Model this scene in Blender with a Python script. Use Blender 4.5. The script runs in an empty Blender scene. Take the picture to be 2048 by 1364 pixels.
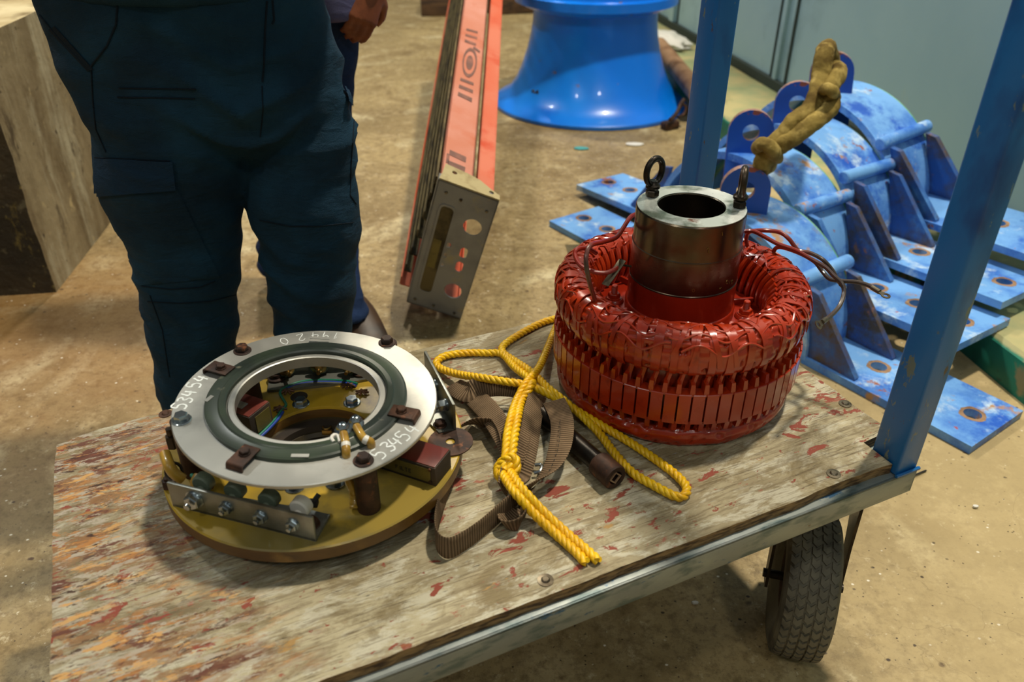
import bpy, bmesh, math, random
from mathutils import Vector, Matrix, noise
from mathutils.bvhtree import BVHTree
random.seed(7)
V3 = Vector
PI = math.pi
# ------------------------------------------------------------------ camera
CAM_H = 1.215
PITCH = math.radians(31.94)
ROLL = math.radians(0.22)
FPX = 1605.0
cp, sp, cr, sr = math.cos(PITCH), math.sin(PITCH), math.cos(ROLL), math.sin(ROLL)
FWD = V3((0, cp, -sp)); R0 = V3((1, 0, 0)); U0 = V3((0, sp, cp))
RGT = R0 * cr + U0 * sr; UPV = -R0 * sr + U0 * cr
CAMP = V3((0, 0, CAM_H))
scene = bpy.context.scene
COL = scene.collection
cam_data = bpy.data.cameras.new('camera')
cam = bpy.data.objects.new('camera', cam_data)
COL.objects.link(cam)
m = Matrix((RGT, UPV, -FWD)).transposed().to_4x4()
m.translation = CAMP
cam.matrix_world = m
cam_data.sensor_width = 36.0
cam_data.lens = FPX / 2048.0 * 36.0
cam_data.clip_start = 0.02
cam_data.dof.use_dof = True
cam_data.dof.focus_distance = 1.33
cam_data.dof.aperture_fstop = 4.0
scene.camera = cam
# ------------------------------------------------------------------ light
scene.view_settings.view_transform = 'Standard'
scene.view_settings.look = 'None'
scene.view_settings.gamma = 1.0
scene.view_settings.use_curve_mapping = False
scene.view_settings.exposure = 0.0
world = bpy.data.worlds.new('hall_air')
scene.world = world
world.use_nodes = True
wn = world.node_tree.nodes; wl = world.node_tree.links
bg = wn['Background']
wt = wn.new('ShaderNodeTexCoord'); wsx = wn.new('ShaderNodeSeparateXYZ'); wr = wn.new('ShaderNodeValToRGB')
wl.new(wt.outputs['Generated'], wsx.inputs[0]); wl.new(wsx.outputs['Z'], wr.inputs[0]); wl.new(wr.outputs[0], bg.inputs[0])
wr.color_ramp.elements[0].position = 0.0; wr.color_ramp.elements[0].color = (0.30, 0.26, 0.17, 1)
wr.color_ramp.elements[1].position = 0.55; wr.color_ramp.elements[1].color = (0.62, 0.68, 0.66, 1)
bg.inputs[1].default_value = 0.25
def lamp(name, loc, target, size, energy, color):
    d = bpy.data.lights.new(name, 'AREA'); d.shape = 'DISK'; d.size = size
    d.energy = energy; d.color = color
    o = bpy.data.objects.new(name, d); COL.objects.link(o)
    o.location = loc
    o.rotation_euler = (V3(target) - V3(loc)).to_track_quat('-Z', 'Y').to_euler()
    return o
WARM = (1.0, 0.91, 0.74)
lamp('hall_lamp_key', (1.85, 2.35, 6.5), (0.3, 1.3, 0), 0.40, 400, WARM)
lamp('hall_lamp_back', (-1.2, 7.0, 6.5), (0, 3.0, 0), 0.5, 230, WARM)
lamp('post_fill_light', (5.0, -1.2, 4.4), (1.0, 1.3, 0.3), 0.4, 290, (1.0, .95, .84))  # unseen fill light, placed to brighten the near post's right face
lamp('hall_lamp_rear', (-3.4, -2.6, 6.4), (0, 1.2, 0.3), 0.6, 55, (0.98, 0.96, 0.86))
lamp('hall_lamp_behind', (1.6, -3.6, 6.0), (0.5, 1.5, 0.3), 0.5, 45, (0.97, 0.98, 0.92))
lamp('wall_fill_light', (-3.6, 3.6, 5.2), (1.4, 4.0, 0.8), 0.6, 112, (0.96, 0.98, 0.94))  # added fill light out of view, brightens the right wall
# ------------------------------------------------------------------ placing helpers
def ray(px, py): return FWD + RGT * ((px - 1024) / FPX) - UPV * ((py - 682) / FPX)
def on(px, py, z):
    d = ray(px, py); return CAMP + d * ((z - CAM_H) / d.z)
def atY(px, py, Y):
    d = ray(px, py); return CAMP + d * (Y / d.y)
HB = 0.415                      # top of the cart board above the floor
YAW = math.radians(25.3)
UU = V3((math.cos(YAW), math.sin(YAW), 0)); VV = V3((-math.sin(YAW), math.cos(YAW), 0))
# ------------------------------------------------------------------ material helpers
def srgb(r, g, b):
    f = lambda c: (c / 255) / 12.92 if c / 255 <= 0.04045 else (((c / 255) + 0.055) / 1.055) ** 2.4
    return (f(r), f(g), f(b), 1)
class NB:
    def __init__(s, name):
        s.m = bpy.data.materials.new(name); s.m.use_nodes = True
        s.n = s.m.node_tree.nodes; s.l = s.m.node_tree.links
        s.b = s.n['Principled BSDF']; s.tc = s.n.new('ShaderNodeTexCoord')
    def mapping(s, scale=(1, 1, 1), rot=(0, 0, 0), loc=(0, 0, 0), src='Object'):
        mp = s.n.new('ShaderNodeMapping'); s.l.new(s.tc.outputs[src], mp.inputs[0])
        mp.inputs['Scale'].default_value = scale; mp.inputs['Rotation'].default_value = rot; mp.inputs['Location'].default_value = loc
        return mp.outputs[0]
    rnd = False
    def noise(s, scale=5, detail=4, stretch=(1, 1, 1), rough=.55, dist=0, loc=(0, 0, 0), rot=(0, 0, 0), vec=None):
        t = s.n.new('ShaderNodeTexNoise')
        v = vec if vec is not None else s.mapping(stretch, rot, loc)
        if s.rnd:      # every copy of the thing gets its own wear
            oi = s.n.new('ShaderNodeObjectInfo'); mu = s.math('MULTIPLY', oi.outputs['Random'], 23.0)
            va = s.n.new('ShaderNodeVectorMath'); va.operation = 'ADD'; s.l.new(v, va.inputs[0]); s.l.new(mu, va.inputs[1]); v = va.outputs[0]
        s.l.new(v, t.inputs['Vector'])
        t.inputs['Scale'].default_value = scale; t.inputs['Detail'].default_value = detail
        t.inputs['Roughness'].default_value = rough; t.inputs['Distortion'].default_value = dist
        return t.outputs['Fac']
    def ramp(s, fac, lo, hi, a=0.0, b=1.0):
        r = s.n.new('ShaderNodeMapRange'); s.l.new(fac, r.inputs[0])
        r.inputs[1].default_value = lo; r.inputs[2].default_value = hi; r.inputs[3].default_value = a; r.inputs[4].default_value = b
        return r.outputs[0]
    def mix(s, fac, a, b):
        x = s.n.new('ShaderNodeMix'); x.data_type = 'RGBA'
        for sock, val in ((x.inputs[0], fac), (x.inputs[6], a), (x.inputs[7], b)):
            if hasattr(val, 'links'): s.l.new(val, sock)
            else: sock.default_value = val
        return x.outputs[2]
    def math(s, op, a, b=0.0):
        x = s.n.new('ShaderNodeMath'); x.operation = op
        for sock, val in ((x.inputs[0], a), (x.inputs[1], b)):
            if hasattr(val, 'links'): s.l.new(val, sock)
            else: sock.default_value = val
        return x.outputs[0]
    def sep(s, src='Object'):
        x = s.n.new('ShaderNodeSeparateXYZ'); s.l.new(s.tc.outputs[src], x.inputs[0]); return x.outputs
    def bump(s, h, strength=.3, dist=.01):
        b = s.n.new('ShaderNodeBump'); b.inputs['Strength'].default_value = strength; b.inputs['Distance'].default_value = dist
        s.l.new(h, b.inputs['Height']); s.l.new(b.outputs[0], s.b.inputs['Normal']); return b
    def done(s, col, rough=.6, metal=0.0, spec=.5, coat=0.0):
        for k, v in (('Base Color', col), ('Roughness', rough), ('Metallic', metal), ('Specular IOR Level', spec), ('Coat Weight', coat)):
            if hasattr(v, 'links'): s.l.new(v, s.b.inputs[k])
            else: s.b.inputs[k].default_value = v
        return s.m
def worn(name, base, layers=(), rough=.5, metal=0.0, spec=.5, bump=None, coat=0.0, rvar=None, rnd=False):
    """base colour with real wear layers: (colour, scale, lo, hi, stretch, detail)"""
    b = NB(name); b.rnd = rnd; c = base; k = 0
    for L in layers:
        col, sc, lo, hi = L[:4]; st = L[4] if len(L) > 4 else (1, 1, 1); de = L[5] if len(L) > 5 else 5
        k += 1
        f = b.ramp(b.noise(sc, de, st, rough=.55 if de < 8 else .7, loc=(k * 3.1, k * 1.7, k)), lo, hi)
        c = b.mix(f, c, col)
    r = rough
    if rvar: r = b.ramp(b.noise(rvar[0], 4, loc=(9, 2, 4)), .3, .7, rvar[1], rvar[2])
    if bump: b.bump(b.noise(bump[0], 6, bump[3] if len(bump) > 3 else (1, 1, 1)), bump[1], bump[2])
    return b.done(c, r, metal, spec, coat)
# ------------------------------------------------------------------ mesh helpers
def bm_new(): return bmesh.new()
def adopt(child, parent):
    inv = child.matrix_parent_inverse.copy(); child.parent = parent; child.matrix_parent_inverse = inv
def link(name, bm, mat, parent=None, smooth=True, angle=35, world=True):
    bmesh.ops.recalc_face_normals(bm, faces=bm.faces)
    me = bpy.data.meshes.new(name); bm.to_mesh(me); bm.free()
    if mat is not None:
        for mm in (mat if isinstance(mat, (list, tuple)) else [mat]): me.materials.append(mm)
    if smooth:
        me.polygons.foreach_set('use_smooth', [True] * len(me.polygons))
        me.set_sharp_from_angle(angle=math.radians(angle))
    o = bpy.data.objects.new(name, me); COL.objects.link(o)
    if parent is not None:
        o.parent = parent
        if world: o.matrix_parent_inverse = PW(parent).inverted()
    return o
def PW(o):
    return o.matrix_basis.copy() if o.parent is None else PW(o.parent) @ o.matrix_parent_inverse @ o.matrix_basis
def thing(name, label, cat, loc=(0, 0, 0), rot=(0, 0, 0), group=None):
    o = bpy.data.objects.new(name, None); COL.objects.link(o)
    o.location = loc; o.rotation_euler = rot; o.empty_display_size = .05
    o['label'] = label; o['category'] = cat
    if group: o['group'] = group
    return o
def tag(o, label, cat, group=None, kind=None):
    o['label'] = label; o['category'] = cat
    if group: o['group'] = group
    if kind: o['kind'] = kind
    return o
def frame(origin, x, z):
    """matrix with x axis ~x, z axis z"""
    z = V3(z).normalized(); x = V3(x); x = (x - z * x.dot(z)).normalized(); y = z.cross(x)
    mm = Matrix((x, y, z)).transposed().to_4x4(); mm.translation = V3(origin); return mm
def add_box(bm, M, sx, sy, sz, center=(0, 0, 0), bevel=0.0, seg=2):
    tmp = bmesh.new(); bmesh.ops.create_cube(tmp, size=1.0)
    bmesh.ops.scale(tmp, vec=(sx, sy, sz), verts=tmp.verts); bmesh.ops.translate(tmp, vec=center, verts=tmp.verts)
    if bevel: bmesh.ops.bevel(tmp, geom=tmp.edges[:], offset=bevel, segments=seg, profile=.5, affect='EDGES')
    merge(bm, tmp, M)
def merge(bm, tmp, M=None):
    if M is not None: bmesh.ops.transform(tmp, matrix=M, verts=tmp.verts)
    mp = {v: bm.verts.new(v.co) for v in tmp.verts}
    for f in tmp.faces:
        try:
            nf = bm.faces.new([mp[v] for v in f.verts]); nf.material_index = f.material_index
        except ValueError: pass
    tmp.free()
def add_lathe(bm, M, prof, seg=48, closed=False):
    """prof: list of (r, z)"""
    rings = []
    for r, z in prof:
        if r < 1e-6: rings.append([bm.verts.new(M @ V3((0, 0, z)))])
        else: rings.append([bm.verts.new(M @ V3((r * math.cos(2 * PI * i / seg), r * math.sin(2 * PI * i / seg), z))) for i in range(seg)])
    pairs = list(zip(rings, rings[1:]))
    if closed: pairs.append((rings[-1], rings[0]))
    for a, b in pairs:
        for i in range(seg):
            j = (i + 1) % seg
            if len(a) == 1 and len(b) == 1: continue
            if len(a) == 1: bm.faces.new((a[0], b[i], b[j]))
            elif len(b) == 1: bm.faces.new((a[i], a[j], b[0]))
            else: bm.faces.new((a[i], a[j], b[j], b[i]))
def add_cyl(bm, p0, p1, r0, r1=None, seg=20, bev=0.0):
    p0, p1 = V3(p0), V3(p1); r1 = r0 if r1 is None else r1
    d = p1 - p0; L = d.length
    x = V3((1, 0, 0)) if abs(d.normalized().x) < .9 else V3((0, 1, 0))
    M = frame(p0, x, d)
    if bev: prof = [(0, 0), (r0 - bev, 0), (r0, bev), (r1, L - bev), (r1 - bev, L), (0, L)]
    else: prof = [(0, 0), (r0, 0), (r1, L), (0, L)]
    add_lathe(bm, M, prof, seg)
def add_hex(bm, M, r, h, z0=0.0, dome=True):
    pr = [(0, z0), (r, z0), (r, z0 + h * .82), (r * .86, z0 + h), (0, z0 + h)]
    add_lathe(bm, M, pr, 6)
def smooth_path(pts, n=12, closed=False):
    """catmull-rom resample"""
    pts = [V3(p) for p in pts]; out = []
    N = len(pts)
    rng = range(N if closed else N - 1)
    for i in rng:
        if closed: p0, p1, p2, p3 = pts[(i - 1) % N], pts[i], pts[(i + 1) % N], pts[(i + 2) % N]
        else: p0, p1, p2, p3 = pts[max(i - 1, 0)], pts[i], pts[i + 1], pts[min(i + 2, N - 1)]
        for k in range(n):
            t = k / n
            out.append(0.5 * ((2 * p1) + (p2 - p0) * t + (2 * p0 - 5 * p1 + 4 * p2 - p3) * t * t + (3 * p1 - p0 - 3 * p2 + p3) * t ** 3))
    if not closed: out.append(pts[-1])
    return out
def even(pts, step):
    out = [pts[0].copy()]; acc = 0.0
    for a, b in zip(pts, pts[1:]):
        d = (b - a).length
        while d > 0 and acc + d >= step:
            t = (step - acc) / d; a = a.lerp(b, t); out.append(a.copy()); d = (b - a).length; acc = 0
        acc += d
    if (out[-1] - pts[-1]).length > step * .3: out.append(pts[-1].copy())
    return out
def frames(pts, closed=False):
    T = []
    for i in range(len(pts)):
        a = pts[max(i - 1, 0)]; b = pts[min(i + 1, len(pts) - 1)]
        T.append((b - a).normalized() if (b - a).length > 1e-9 else V3((0, 0, 1)))
    n = V3((0, 0, 1)); n = (n - T[0] * n.dot(T[0]))
    if n.length < .1: n = V3((1, 0, 0)) - T[0] * T[0].x
    n.normalize(); out = []
    for t in T:
        n = (n - t * n.dot(t)).normalized(); out.append((t, n, t.cross(n)))
    return out
def add_tube(bm, pts, r, seg=8, caps=True, closed=False):
    F = frames(pts); rr = r if callable(r) else (lambda i, _r=r: _r)
    rings = []
    for i, (p, (t, n, b)) in enumerate(zip(pts, F)):
        q = rr(i / max(1, len(pts) - 1)) if callable(r) else r
        rings.append([bm.verts.new(p + (n * math.cos(2 * PI * k / seg) + b * math.sin(2 * PI * k / seg)) * q) for k in range(seg)])
    ps = list(zip(rings, rings[1:]))
    if closed: ps.append((rings[-1], rings[0]))
    for a, b in ps:
        for k in range(seg): bm.faces.new((a[k], a[(k + 1) % seg], b[(k + 1) % seg], b[k]))
    if caps and not closed:
        bm.faces.new(rings[0][::-1]); bm.faces.new(rings[-1])
def add_rope(bm, path, R, pitch, strands=3, seg=7, step=.0035, fuzz=.04):
    pts = even(path, step); F = frames(pts)
    for s in range(strands):
        c = []
        L = 0
        for i, (p, (t, n, b)) in enumerate(zip(pts, F)):
            if i: L += (pts[i] - pts[i - 1]).length
            a = 2 * PI * (L / pitch + s / strands)
            c.append(p + (n * math.cos(a) + b * math.sin(a)) * R * .5)
        add_tube(bm, c, R * .56, seg)
def add_plate(bm, M, outline, thick, holes=(), z0=0.0, mat_side=0):
    """outline/holes: lists of 2D points; extruded from z0 to z0+thick in M's frame"""
    tmp = bmesh.new(); edges = []
    for loop in [outline] + list(holes):
        vs = [tmp.verts.new((p[0], p[1], z0 + thick)) for p in loop]
        for i in range(len(vs)): edges.append(tmp.edges.new((vs[i], vs[(i + 1) % len(vs)])))
    bmesh.ops.triangle_fill(tmp, use_beauty=True, use_dissolve=False, edges=edges)
    top = tmp.faces[:]
    r = bmesh.ops.duplicate(tmp, geom=tmp.verts[:] + tmp.edges[:] + tmp.faces[:])
    vm = {k: v for k, v in r['vert_map'].items() if isinstance(k, bmesh.types.BMVert)}
    orig = [v for v in vm.keys() if abs(v.co.z - (z0 + thick)) < 1e-9]
    pairs = {}
    n0 = len(outline) + sum(len(h) for h in holes)
    tmp.verts.ensure_lookup_table()
    newv = [g for g in r['geom'] if isinstance(g, bmesh.types.BMVert)]
    for i in range(n0):
        newv[i].co.z = z0
    base = [tmp.verts[i] for i in range(n0)]
    k = 0
    for loop in [outline] + list(holes):
        n = len(loop)
        for i in range(n):
            a, b = base[k + i], base[k + (i + 1) % n]; a2, b2 = newv[k + i], newv[k + (i + 1) % n]
            try:
                f = tmp.faces.new((a, b, b2, a2)); f.material_index = mat_side
            except ValueError: pass
        k += n
    bmesh.ops.recalc_face_normals(tmp, faces=tmp.faces)
    merge(bm, tmp, M)
def circle2(cx, cy, r, n=24, ry=None):
    ry = r if ry is None else ry
    return [(cx + r * math.cos(2 * PI * i / n), cy + ry * math.sin(2 * PI * i / n)) for i in range(n)]
def rrect(x0, y0, x1, y1, r, n=5):
    out = []
    for cx, cy, a in ((x1 - r, y1 - r, 0), (x0 + r, y1 - r, 90), (x0 + r, y0 + r, 180), (x1 - r, y0 + r, 270)):
        for k in range(n + 1):
            t = math.radians(a + 90 * k / n); out.append((cx + r * math.cos(t), cy + r * math.sin(t)))
    return out
def safe_face(bm, vs):
    try: return bm.faces.new(vs)
    except ValueError: return None
def add_ribbon(bm, pts, widths, thick, side=None):
    """flat strip; side(i)-> direction across"""
    F = frames(pts); rows = []
    for i, (p, (t, n, b)) in enumerate(zip(pts, F)):
        s = side[i] if side else b
        s = (s - t * s.dot(t)).normalized(); nn = t.cross(s).normalized()
        w = widths if isinstance(widths, float) else widths[i]
        rows.append([bm.verts.new(p + s * w / 2 + nn * thick / 2), bm.verts.new(p - s * w / 2 + nn * thick / 2),
                     bm.verts.new(p - s * w / 2 - nn * thick / 2), bm.verts.new(p + s * w / 2 - nn * thick / 2)])
    for a, b in zip(rows, rows[1:]):
        for k in range(4): safe_face(bm, (a[k], a[(k + 1) % 4], b[(k + 1) % 4], b[k]))
    safe_face(bm, rows[0][::-1]); safe_face(bm, rows[-1])
def rod(name, p0, p1, r, mat, parent, seg=16, bev=0.0):
    bm = bm_new(); add_cyl(bm, p0, p1, r, seg=seg, bev=bev); return link(name, bm, mat, parent)
I4 = Matrix.Identity(4)
# ================================================================== MATERIALS
def m_floor():
    b = NB('stained_concrete')
    big = b.noise(1.1, 6, rough=.6); mid = b.noise(4.5, 7, rough=.65, dist=.6, loc=(3, 1, 0)); fine = b.noise(38, 5, rough=.7)
    c = b.mix(b.ramp(big, .36, .64), srgb(132, 112, 74), srgb(176, 154, 108))
    c = b.mix(b.ramp(mid, .50, .68, 0, .8), c, srgb(112, 90, 52))
    c = b.mix(b.ramp(b.noise(9, 7, loc=(12, 3, 0), rough=.7, dist=.4), .52, .66, 0, .6), c, srgb(190, 170, 128))
    c = b.mix(b.ramp(b.noise(2.3, 6, loc=(7, 7, 0), dist=1.2), .56, .70, 0, .7), c, srgb(214, 200, 160))
    c = b.mix(b.ramp(fine, .48, .66, 0, .7), c, srgb(104, 84, 50))
    c = b.mix(b.ramp(b.noise(85, 6, loc=(3, 3, 0), rough=.75), .52, .66, 0, .5), c, srgb(98, 80, 50))
    c = b.mix(b.ramp(b.noise(20, 8, loc=(6, 3, 0), rough=.75), .56, .70, 0, .6), c, srgb(120, 98, 60))
    c = b.mix(b.ramp(b.noise(27, 8, loc=(16, 3, 0), rough=.75), .58, .68, 0, .55), c, srgb(218, 204, 170))
    c = b.mix(b.ramp(b.noise(95, 3, loc=(1, 5, 2)), .68, .74, 0, .75), c, srgb(52, 40, 26))
    c = b.mix(b.ramp(b.noise(60, 2, loc=(4, 9, 3)), .70, .76, 0, .7), c, srgb(226, 216, 190))
    # oily brown stain to the left of the cart, by the concrete block
    s = b.sep()
    d = b.math('SQRT', b.math('ADD', b.math('POWER', b.math('MULTIPLY', b.math('ADD', s[0], 1.30), .9), 2.0), b.math('POWER', b.math('ADD', s[1], -2.0), 2.0)))
    d = b.math('ADD', d, b.math('MULTIPLY', b.math('SUBTRACT', mid, .5), 1.1))
    c = b.mix(b.ramp(d, .2, .8, .5, 0), c, srgb(130, 84, 32))
    # floor paler to the right
    d2 = b.math('SUBTRACT', s[0], b.math('MULTIPLY', s[1], .12)); d2 = b.math('ADD', d2, b.math('MULTIPLY', b.math('SUBTRACT', big, .5), .5))
    c = b.mix(b.ramp(d2, .35, .75, 0, .55), c, srgb(196, 174, 126))
    # hairline cracks
    w = b.n.new('ShaderNodeTexVoronoi'); w.feature = 'DISTANCE_TO_EDGE'; w.inputs['Scale'].default_value = .9
    mp = b.mapping((1, 1, 1)); dn = b.n.new('ShaderNodeVectorMath'); dn.operation = 'ADD'
    nz = b.n.new('ShaderNodeTexNoise'); nz.inputs['Scale'].default_value = 3.0; nz.inputs['Detail'].default_value = 6
    b.l.new(mp, nz.inputs['Vector']); b.l.new(mp, dn.inputs[0]); b.l.new(nz.outputs['Color'], dn.inputs[1]); b.l.new(dn.outputs[0], w.inputs['Vector'])
    c = b.mix(b.ramp(w.outputs['Distance'], 0.0, .0025, .28, 0), c, srgb(84, 66, 40))
    for sc, th, col, lc in ((26, .030, (58, 42, 26), (0, 0, 0)), (60, .045, (64, 48, 30), (3, 3, 0)), (33, .022, (230, 222, 204), (5, 1, 0)), (14, .020, (70, 46, 26), (8, 1, 0))):
        v = b.n.new('ShaderNodeTexVoronoi'); v.feature = 'F1'; v.inputs['Scale'].default_value = sc
        b.l.new(b.mapping((1, 1.25, 1), loc=lc), v.inputs['Vector'])
        sh = b.math('ADD', v.outputs['Distance'], b.math('MULTIPLY', b.noise(130, 3), .12))
        keep = b.ramp(b.noise(sc * .35, 3, loc=lc), .50, .54)
        c = b.mix(b.math('MULTIPLY', keep, b.ramp(sh, .10 + th, .15 + th, .95, 0)), c, srgb(*col))
    b.bump(b.math('ADD', b.math('MULTIPLY', fine, .5), mid), .25, .004)
    return b.done(c, b.ramp(mid, .3, .75, .42, .75), spec=.45)
M_FLOOR = m_floor()
def m_board():
    b = NB('flaking_painted_plywood')
    S = (1.0, 2.4, 1)
    grain = b.noise(42, 8, (.45, 9.0, 1), rough=.75, dist=.25)
    g2 = b.noise(15, 8, (.6, 7.0, 1), rough=.7, dist=.4, loc=(4, 1, 0))
    blot = b.noise(3.4, 8, (1, 1.5, 1), rough=.68, dist=.9)
    c = b.mix(b.ramp(blot, .38, .62), srgb(140, 126, 96), srgb(182, 170, 138))
    c = b.mix(b.ramp(b.noise(12, 9, S, loc=(3, 0, 0), rough=.75, dist=.4), .50, .56, 0, .75), c, srgb(200, 194, 172))
    c = b.mix(b.ramp(b.noise(7, 9, (1, 1.7, 1), loc=(9, 4, 0), rough=.75, dist=.6), .52, .60, 0, .8), c, srgb(128, 112, 78))
    c = b.mix(b.ramp(b.noise(3.8, 8, (1, 1.4, 1), loc=(19, 4, 0), rough=.7, dist=.8), .56, .68, 0, .75), c, srgb(96, 82, 54))
    c = b.mix(b.ramp(g2, .52, .60, 0, .55), c, srgb(112, 96, 68))
    c = b.mix(b.ramp(grain, .54, .62, 0, .75), c, srgb(88, 72, 48))
    # old red paint showing in flakes
    f = b.noise(17, 9, (1, 1.9, 1), loc=(1.3, 4.4, 0), rough=.66, dist=.5)
    big = b.noise(2.6, 4, loc=(5, 1, 1)); fb = b.math('ADD', f, b.math('MULTIPLY', b.math('SUBTRACT', big, .5), .35))
    red = b.ramp(fb, .605, .616)
    c = b.mix(red, c, srgb(142, 70, 54))
    f2 = b.math('ADD', b.noise(34, 9, (1, 2.0, 1), loc=(6, 9, 2), rough=.7), b.math('MULTIPLY', b.math('SUBTRACT', big, .5), .3))
    c = b.mix(b.ramp(f2, .635, .65, 0, .9), c, srgb(152, 88, 68))
    # a few yellowish bare wood scabs
    c = b.mix(b.ramp(b.noise(8, 9, (1, 2.6, 1), loc=(41, 9, 2), rough=.7, dist=.3), .665, .68, 0, .9), c, srgb(168, 130, 74))
    # bare splintered wood at the left end
    s = b.sep(); lx = b.math('ADD', s[0], b.math('MULTIPLY', b.math('SUBTRACT', b.noise(6, 8, (1, 2.4, 1), loc=(2, 2, 2), rough=.7), .5), .9))
    left = b.ramp(lx, -.20, .06, 1, 0)
    for sc, lo, hi, col, lc in ((11, .50, .53, (142, 104, 68), (5, 5, 5)), (9, .54, .565, (104, 62, 48), (15, 5, 5)), (17, .55, .575, (178, 122, 66), (11, 8, 1)), (24, .53, .56, (176, 164, 146), (1, 18, 1)), (14, .58, .60, (206, 158, 96), (21, 8, 1)), (30, .58, .60, (70, 48, 36), (8, 8, 9))):
        w = b.math('MULTIPLY', left, b.ramp(b.noise(sc, 9, (1, 3.4, 1), loc=lc, rough=.74, dist=.3), lo, hi)); c = b.mix(w, c, srgb(*col))
    # pale blue scuffs and dark nicks
    c = b.mix(b.ramp(b.noise(15, 8, (1, 3, 1), loc=(31, 2, 9), rough=.68), .67, .70, 0, .7), c, srgb(164, 178, 184))
    c = b.mix(b.ramp(b.noise(70, 6, (.4, 3.4, 1), loc=(2, 12, 9), rough=.7), .63, .67, 0, .85), c, srgb(52, 42, 28))
    hgt = b.math('ADD', b.math('MULTIPLY', grain, -.9), b.math('ADD', b.math('MULTIPLY', red, -.35), b.math('MULTIPLY', b.noise(12, 9, S, loc=(3, 0, 0), rough=.75, dist=.4), 1.2)))
    b.bump(hgt, .55, .0035)
    return b.done(c, b.ramp(blot, .3, .7, .48, .74), spec=.35)
M_BOARD = m_board()
M_PLY = worn('plywood_edge', srgb(150, 120, 78), [(srgb(70, 50, 30), 30, .4, .6, (1, 1, 6)), (srgb(170, 130, 84), 50, .6, .7, (1, 1, 8))], rough=.8, bump=(40, .6, .004))
M_RAIL = worn('scraped_grey_steel_rail', srgb(138, 144, 142), [(srgb(150, 156, 150), 9, .45, .6, (1, 2, 2)), (srgb(60, 98, 132), 13, .60, .64, (1, 2.0, 2.0), 8),
              (srgb(96, 112, 112), 14, .5, .62, (1, 3, 3)), (srgb(92, 66, 40), 26, .66, .72)], rough=.42, metal=.35, bump=(40, .2, .002))
M_BLUEPOST = worn('chipped_blue_paint', srgb(18, 92, 158), [(srgb(26, 112, 182), 3, .35, .65, (1, 1, .6)), (srgb(12, 62, 124), 7, .58, .7, (1, 1, .5)), (srgb(104, 118, 112), 15, .625, .635, (1.6, 1.6, .6), 9), (srgb(116, 132, 126), 44, .645, .655, (1.4, 1.4, .5), 9),
                  (srgb(140, 150, 140), 60, .70, .73, (1, 1, .4)), (srgb(88, 62, 34), 20, .645, .67, (1.5, 1.5, .5), 8)], rough=.38, bump=(30, .15, .002))
PL_LAYERS = [(srgb(112, 166, 226), 5, .34, .54, (1, 1, 1), 9), (srgb(30, 88, 190), 6, .54, .64, (1, 1, 1), 9), (srgb(182, 206, 230), 9, .55, .65, (1, 1, 1), 9),  # first, light blue layer paints reflected highlights into the plates
                   (srgb(172, 132, 92), 7, .60, .655, (1, 1, 1), 9), (srgb(150, 86, 50), 11, .635, .665, (1, 1, 1), 9), (srgb(160, 70, 76), 22, .66, .68, (1, 1, 1), 8), (srgb(118, 98, 68), 3.2, .60, .70, (1, 1, 1), 9)]
M_BLUEPLATE = worn('scuffed_highlit_blue_paint', srgb(44, 104, 196), PL_LAYERS, rough=.42, bump=(30, .25, .003), rnd=True)
M_GUSSET = worn('dirty_blue_paint', srgb(40, 88, 160), [(srgb(76, 128, 190), 6, .5, .62, (1, 1, 1), 9), (srgb(78, 62, 40), 4, .44, .58, (1, 1, 1), 9), (srgb(150, 96, 60), 14, .6, .66, (1, 1, 1), 9)], rough=.5, bump=(30, .25, .003), rnd=True)
M_RUSTEDGE = worn('worn_rusty_edge', srgb(150, 116, 104), [(srgb(98, 66, 48), 18, .48, .6, (1, 1, 1), 9), (srgb(84, 120, 176), 12, .55, .62, (1, 1, 1), 9)], rough=.7, rnd=True)
M_RUSTHOLE = worn('rusted_bare_steel', srgb(150, 118, 88), [(srgb(104, 74, 50), 16, .4, .65), (srgb(176, 146, 112), 30, .56, .7)], rough=.75, bump=(50, .4, .002))
M_RUST = worn('dark_rust', srgb(78, 50, 34), [(srgb(44, 30, 24), 30, .4, .6), (srgb(120, 72, 42), 60, .6, .7)], rough=.6, metal=.35, bump=(90, .5, .001))
M_DARKSTEEL = worn('dark_oiled_steel', srgb(48, 42, 36), [(srgb(82, 70, 56), 22, .5, .7), (srgb(26, 24, 22), 12, .5, .7)], rough=.36, metal=.75, bump=(70, .25, .001))
M_ZINC = worn('zinc_plated_steel', srgb(176, 184, 186), [(srgb(120, 130, 140), 60, .45, .65)], rough=.22, metal=.95)
M_ALU = worn('brushed_aluminium', srgb(170, 170, 164), [(srgb(196, 194, 186), 4, .4, .6), (srgb(134, 136, 132), 7, .52, .7), (srgb(148, 124, 100), 13, .62, .74, (1, 1, 1), 6)], rough=.42, metal=.72, bump=(160, .06, .0006), rvar=(7, .32, .55))
M_ALU2 = worn('aluminium_angle', srgb(136, 138, 130), [(srgb(164, 166, 160), 9, .45, .65), (srgb(98, 96, 84), 12, .5, .7)], rough=.4, metal=.8, bump=(120, .08, .0006))
M_STEEL = worn('machined_steel', srgb(92, 84, 72), [(srgb(126, 116, 98), 6, .42, .66), (srgb(44, 36, 28), 8, .46, .66), (srgb(92, 44, 30), 7, .52, .68)], rough=.26, metal=.95, bump=(60, .05, .0006), rvar=(8, .16, .36))
M_STEELTOP = worn('glinting_machined_face', srgb(200, 206, 198), [(srgb(112, 122, 106), 20, .46, .60), (srgb(232, 234, 228), 14, .50, .62), (srgb(120, 84, 66), 24, .66, .72)], rough=.3, metal=.45, rvar=(16, .2, .42))  # pale and dark patches paint reflections into the machined steel
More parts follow.
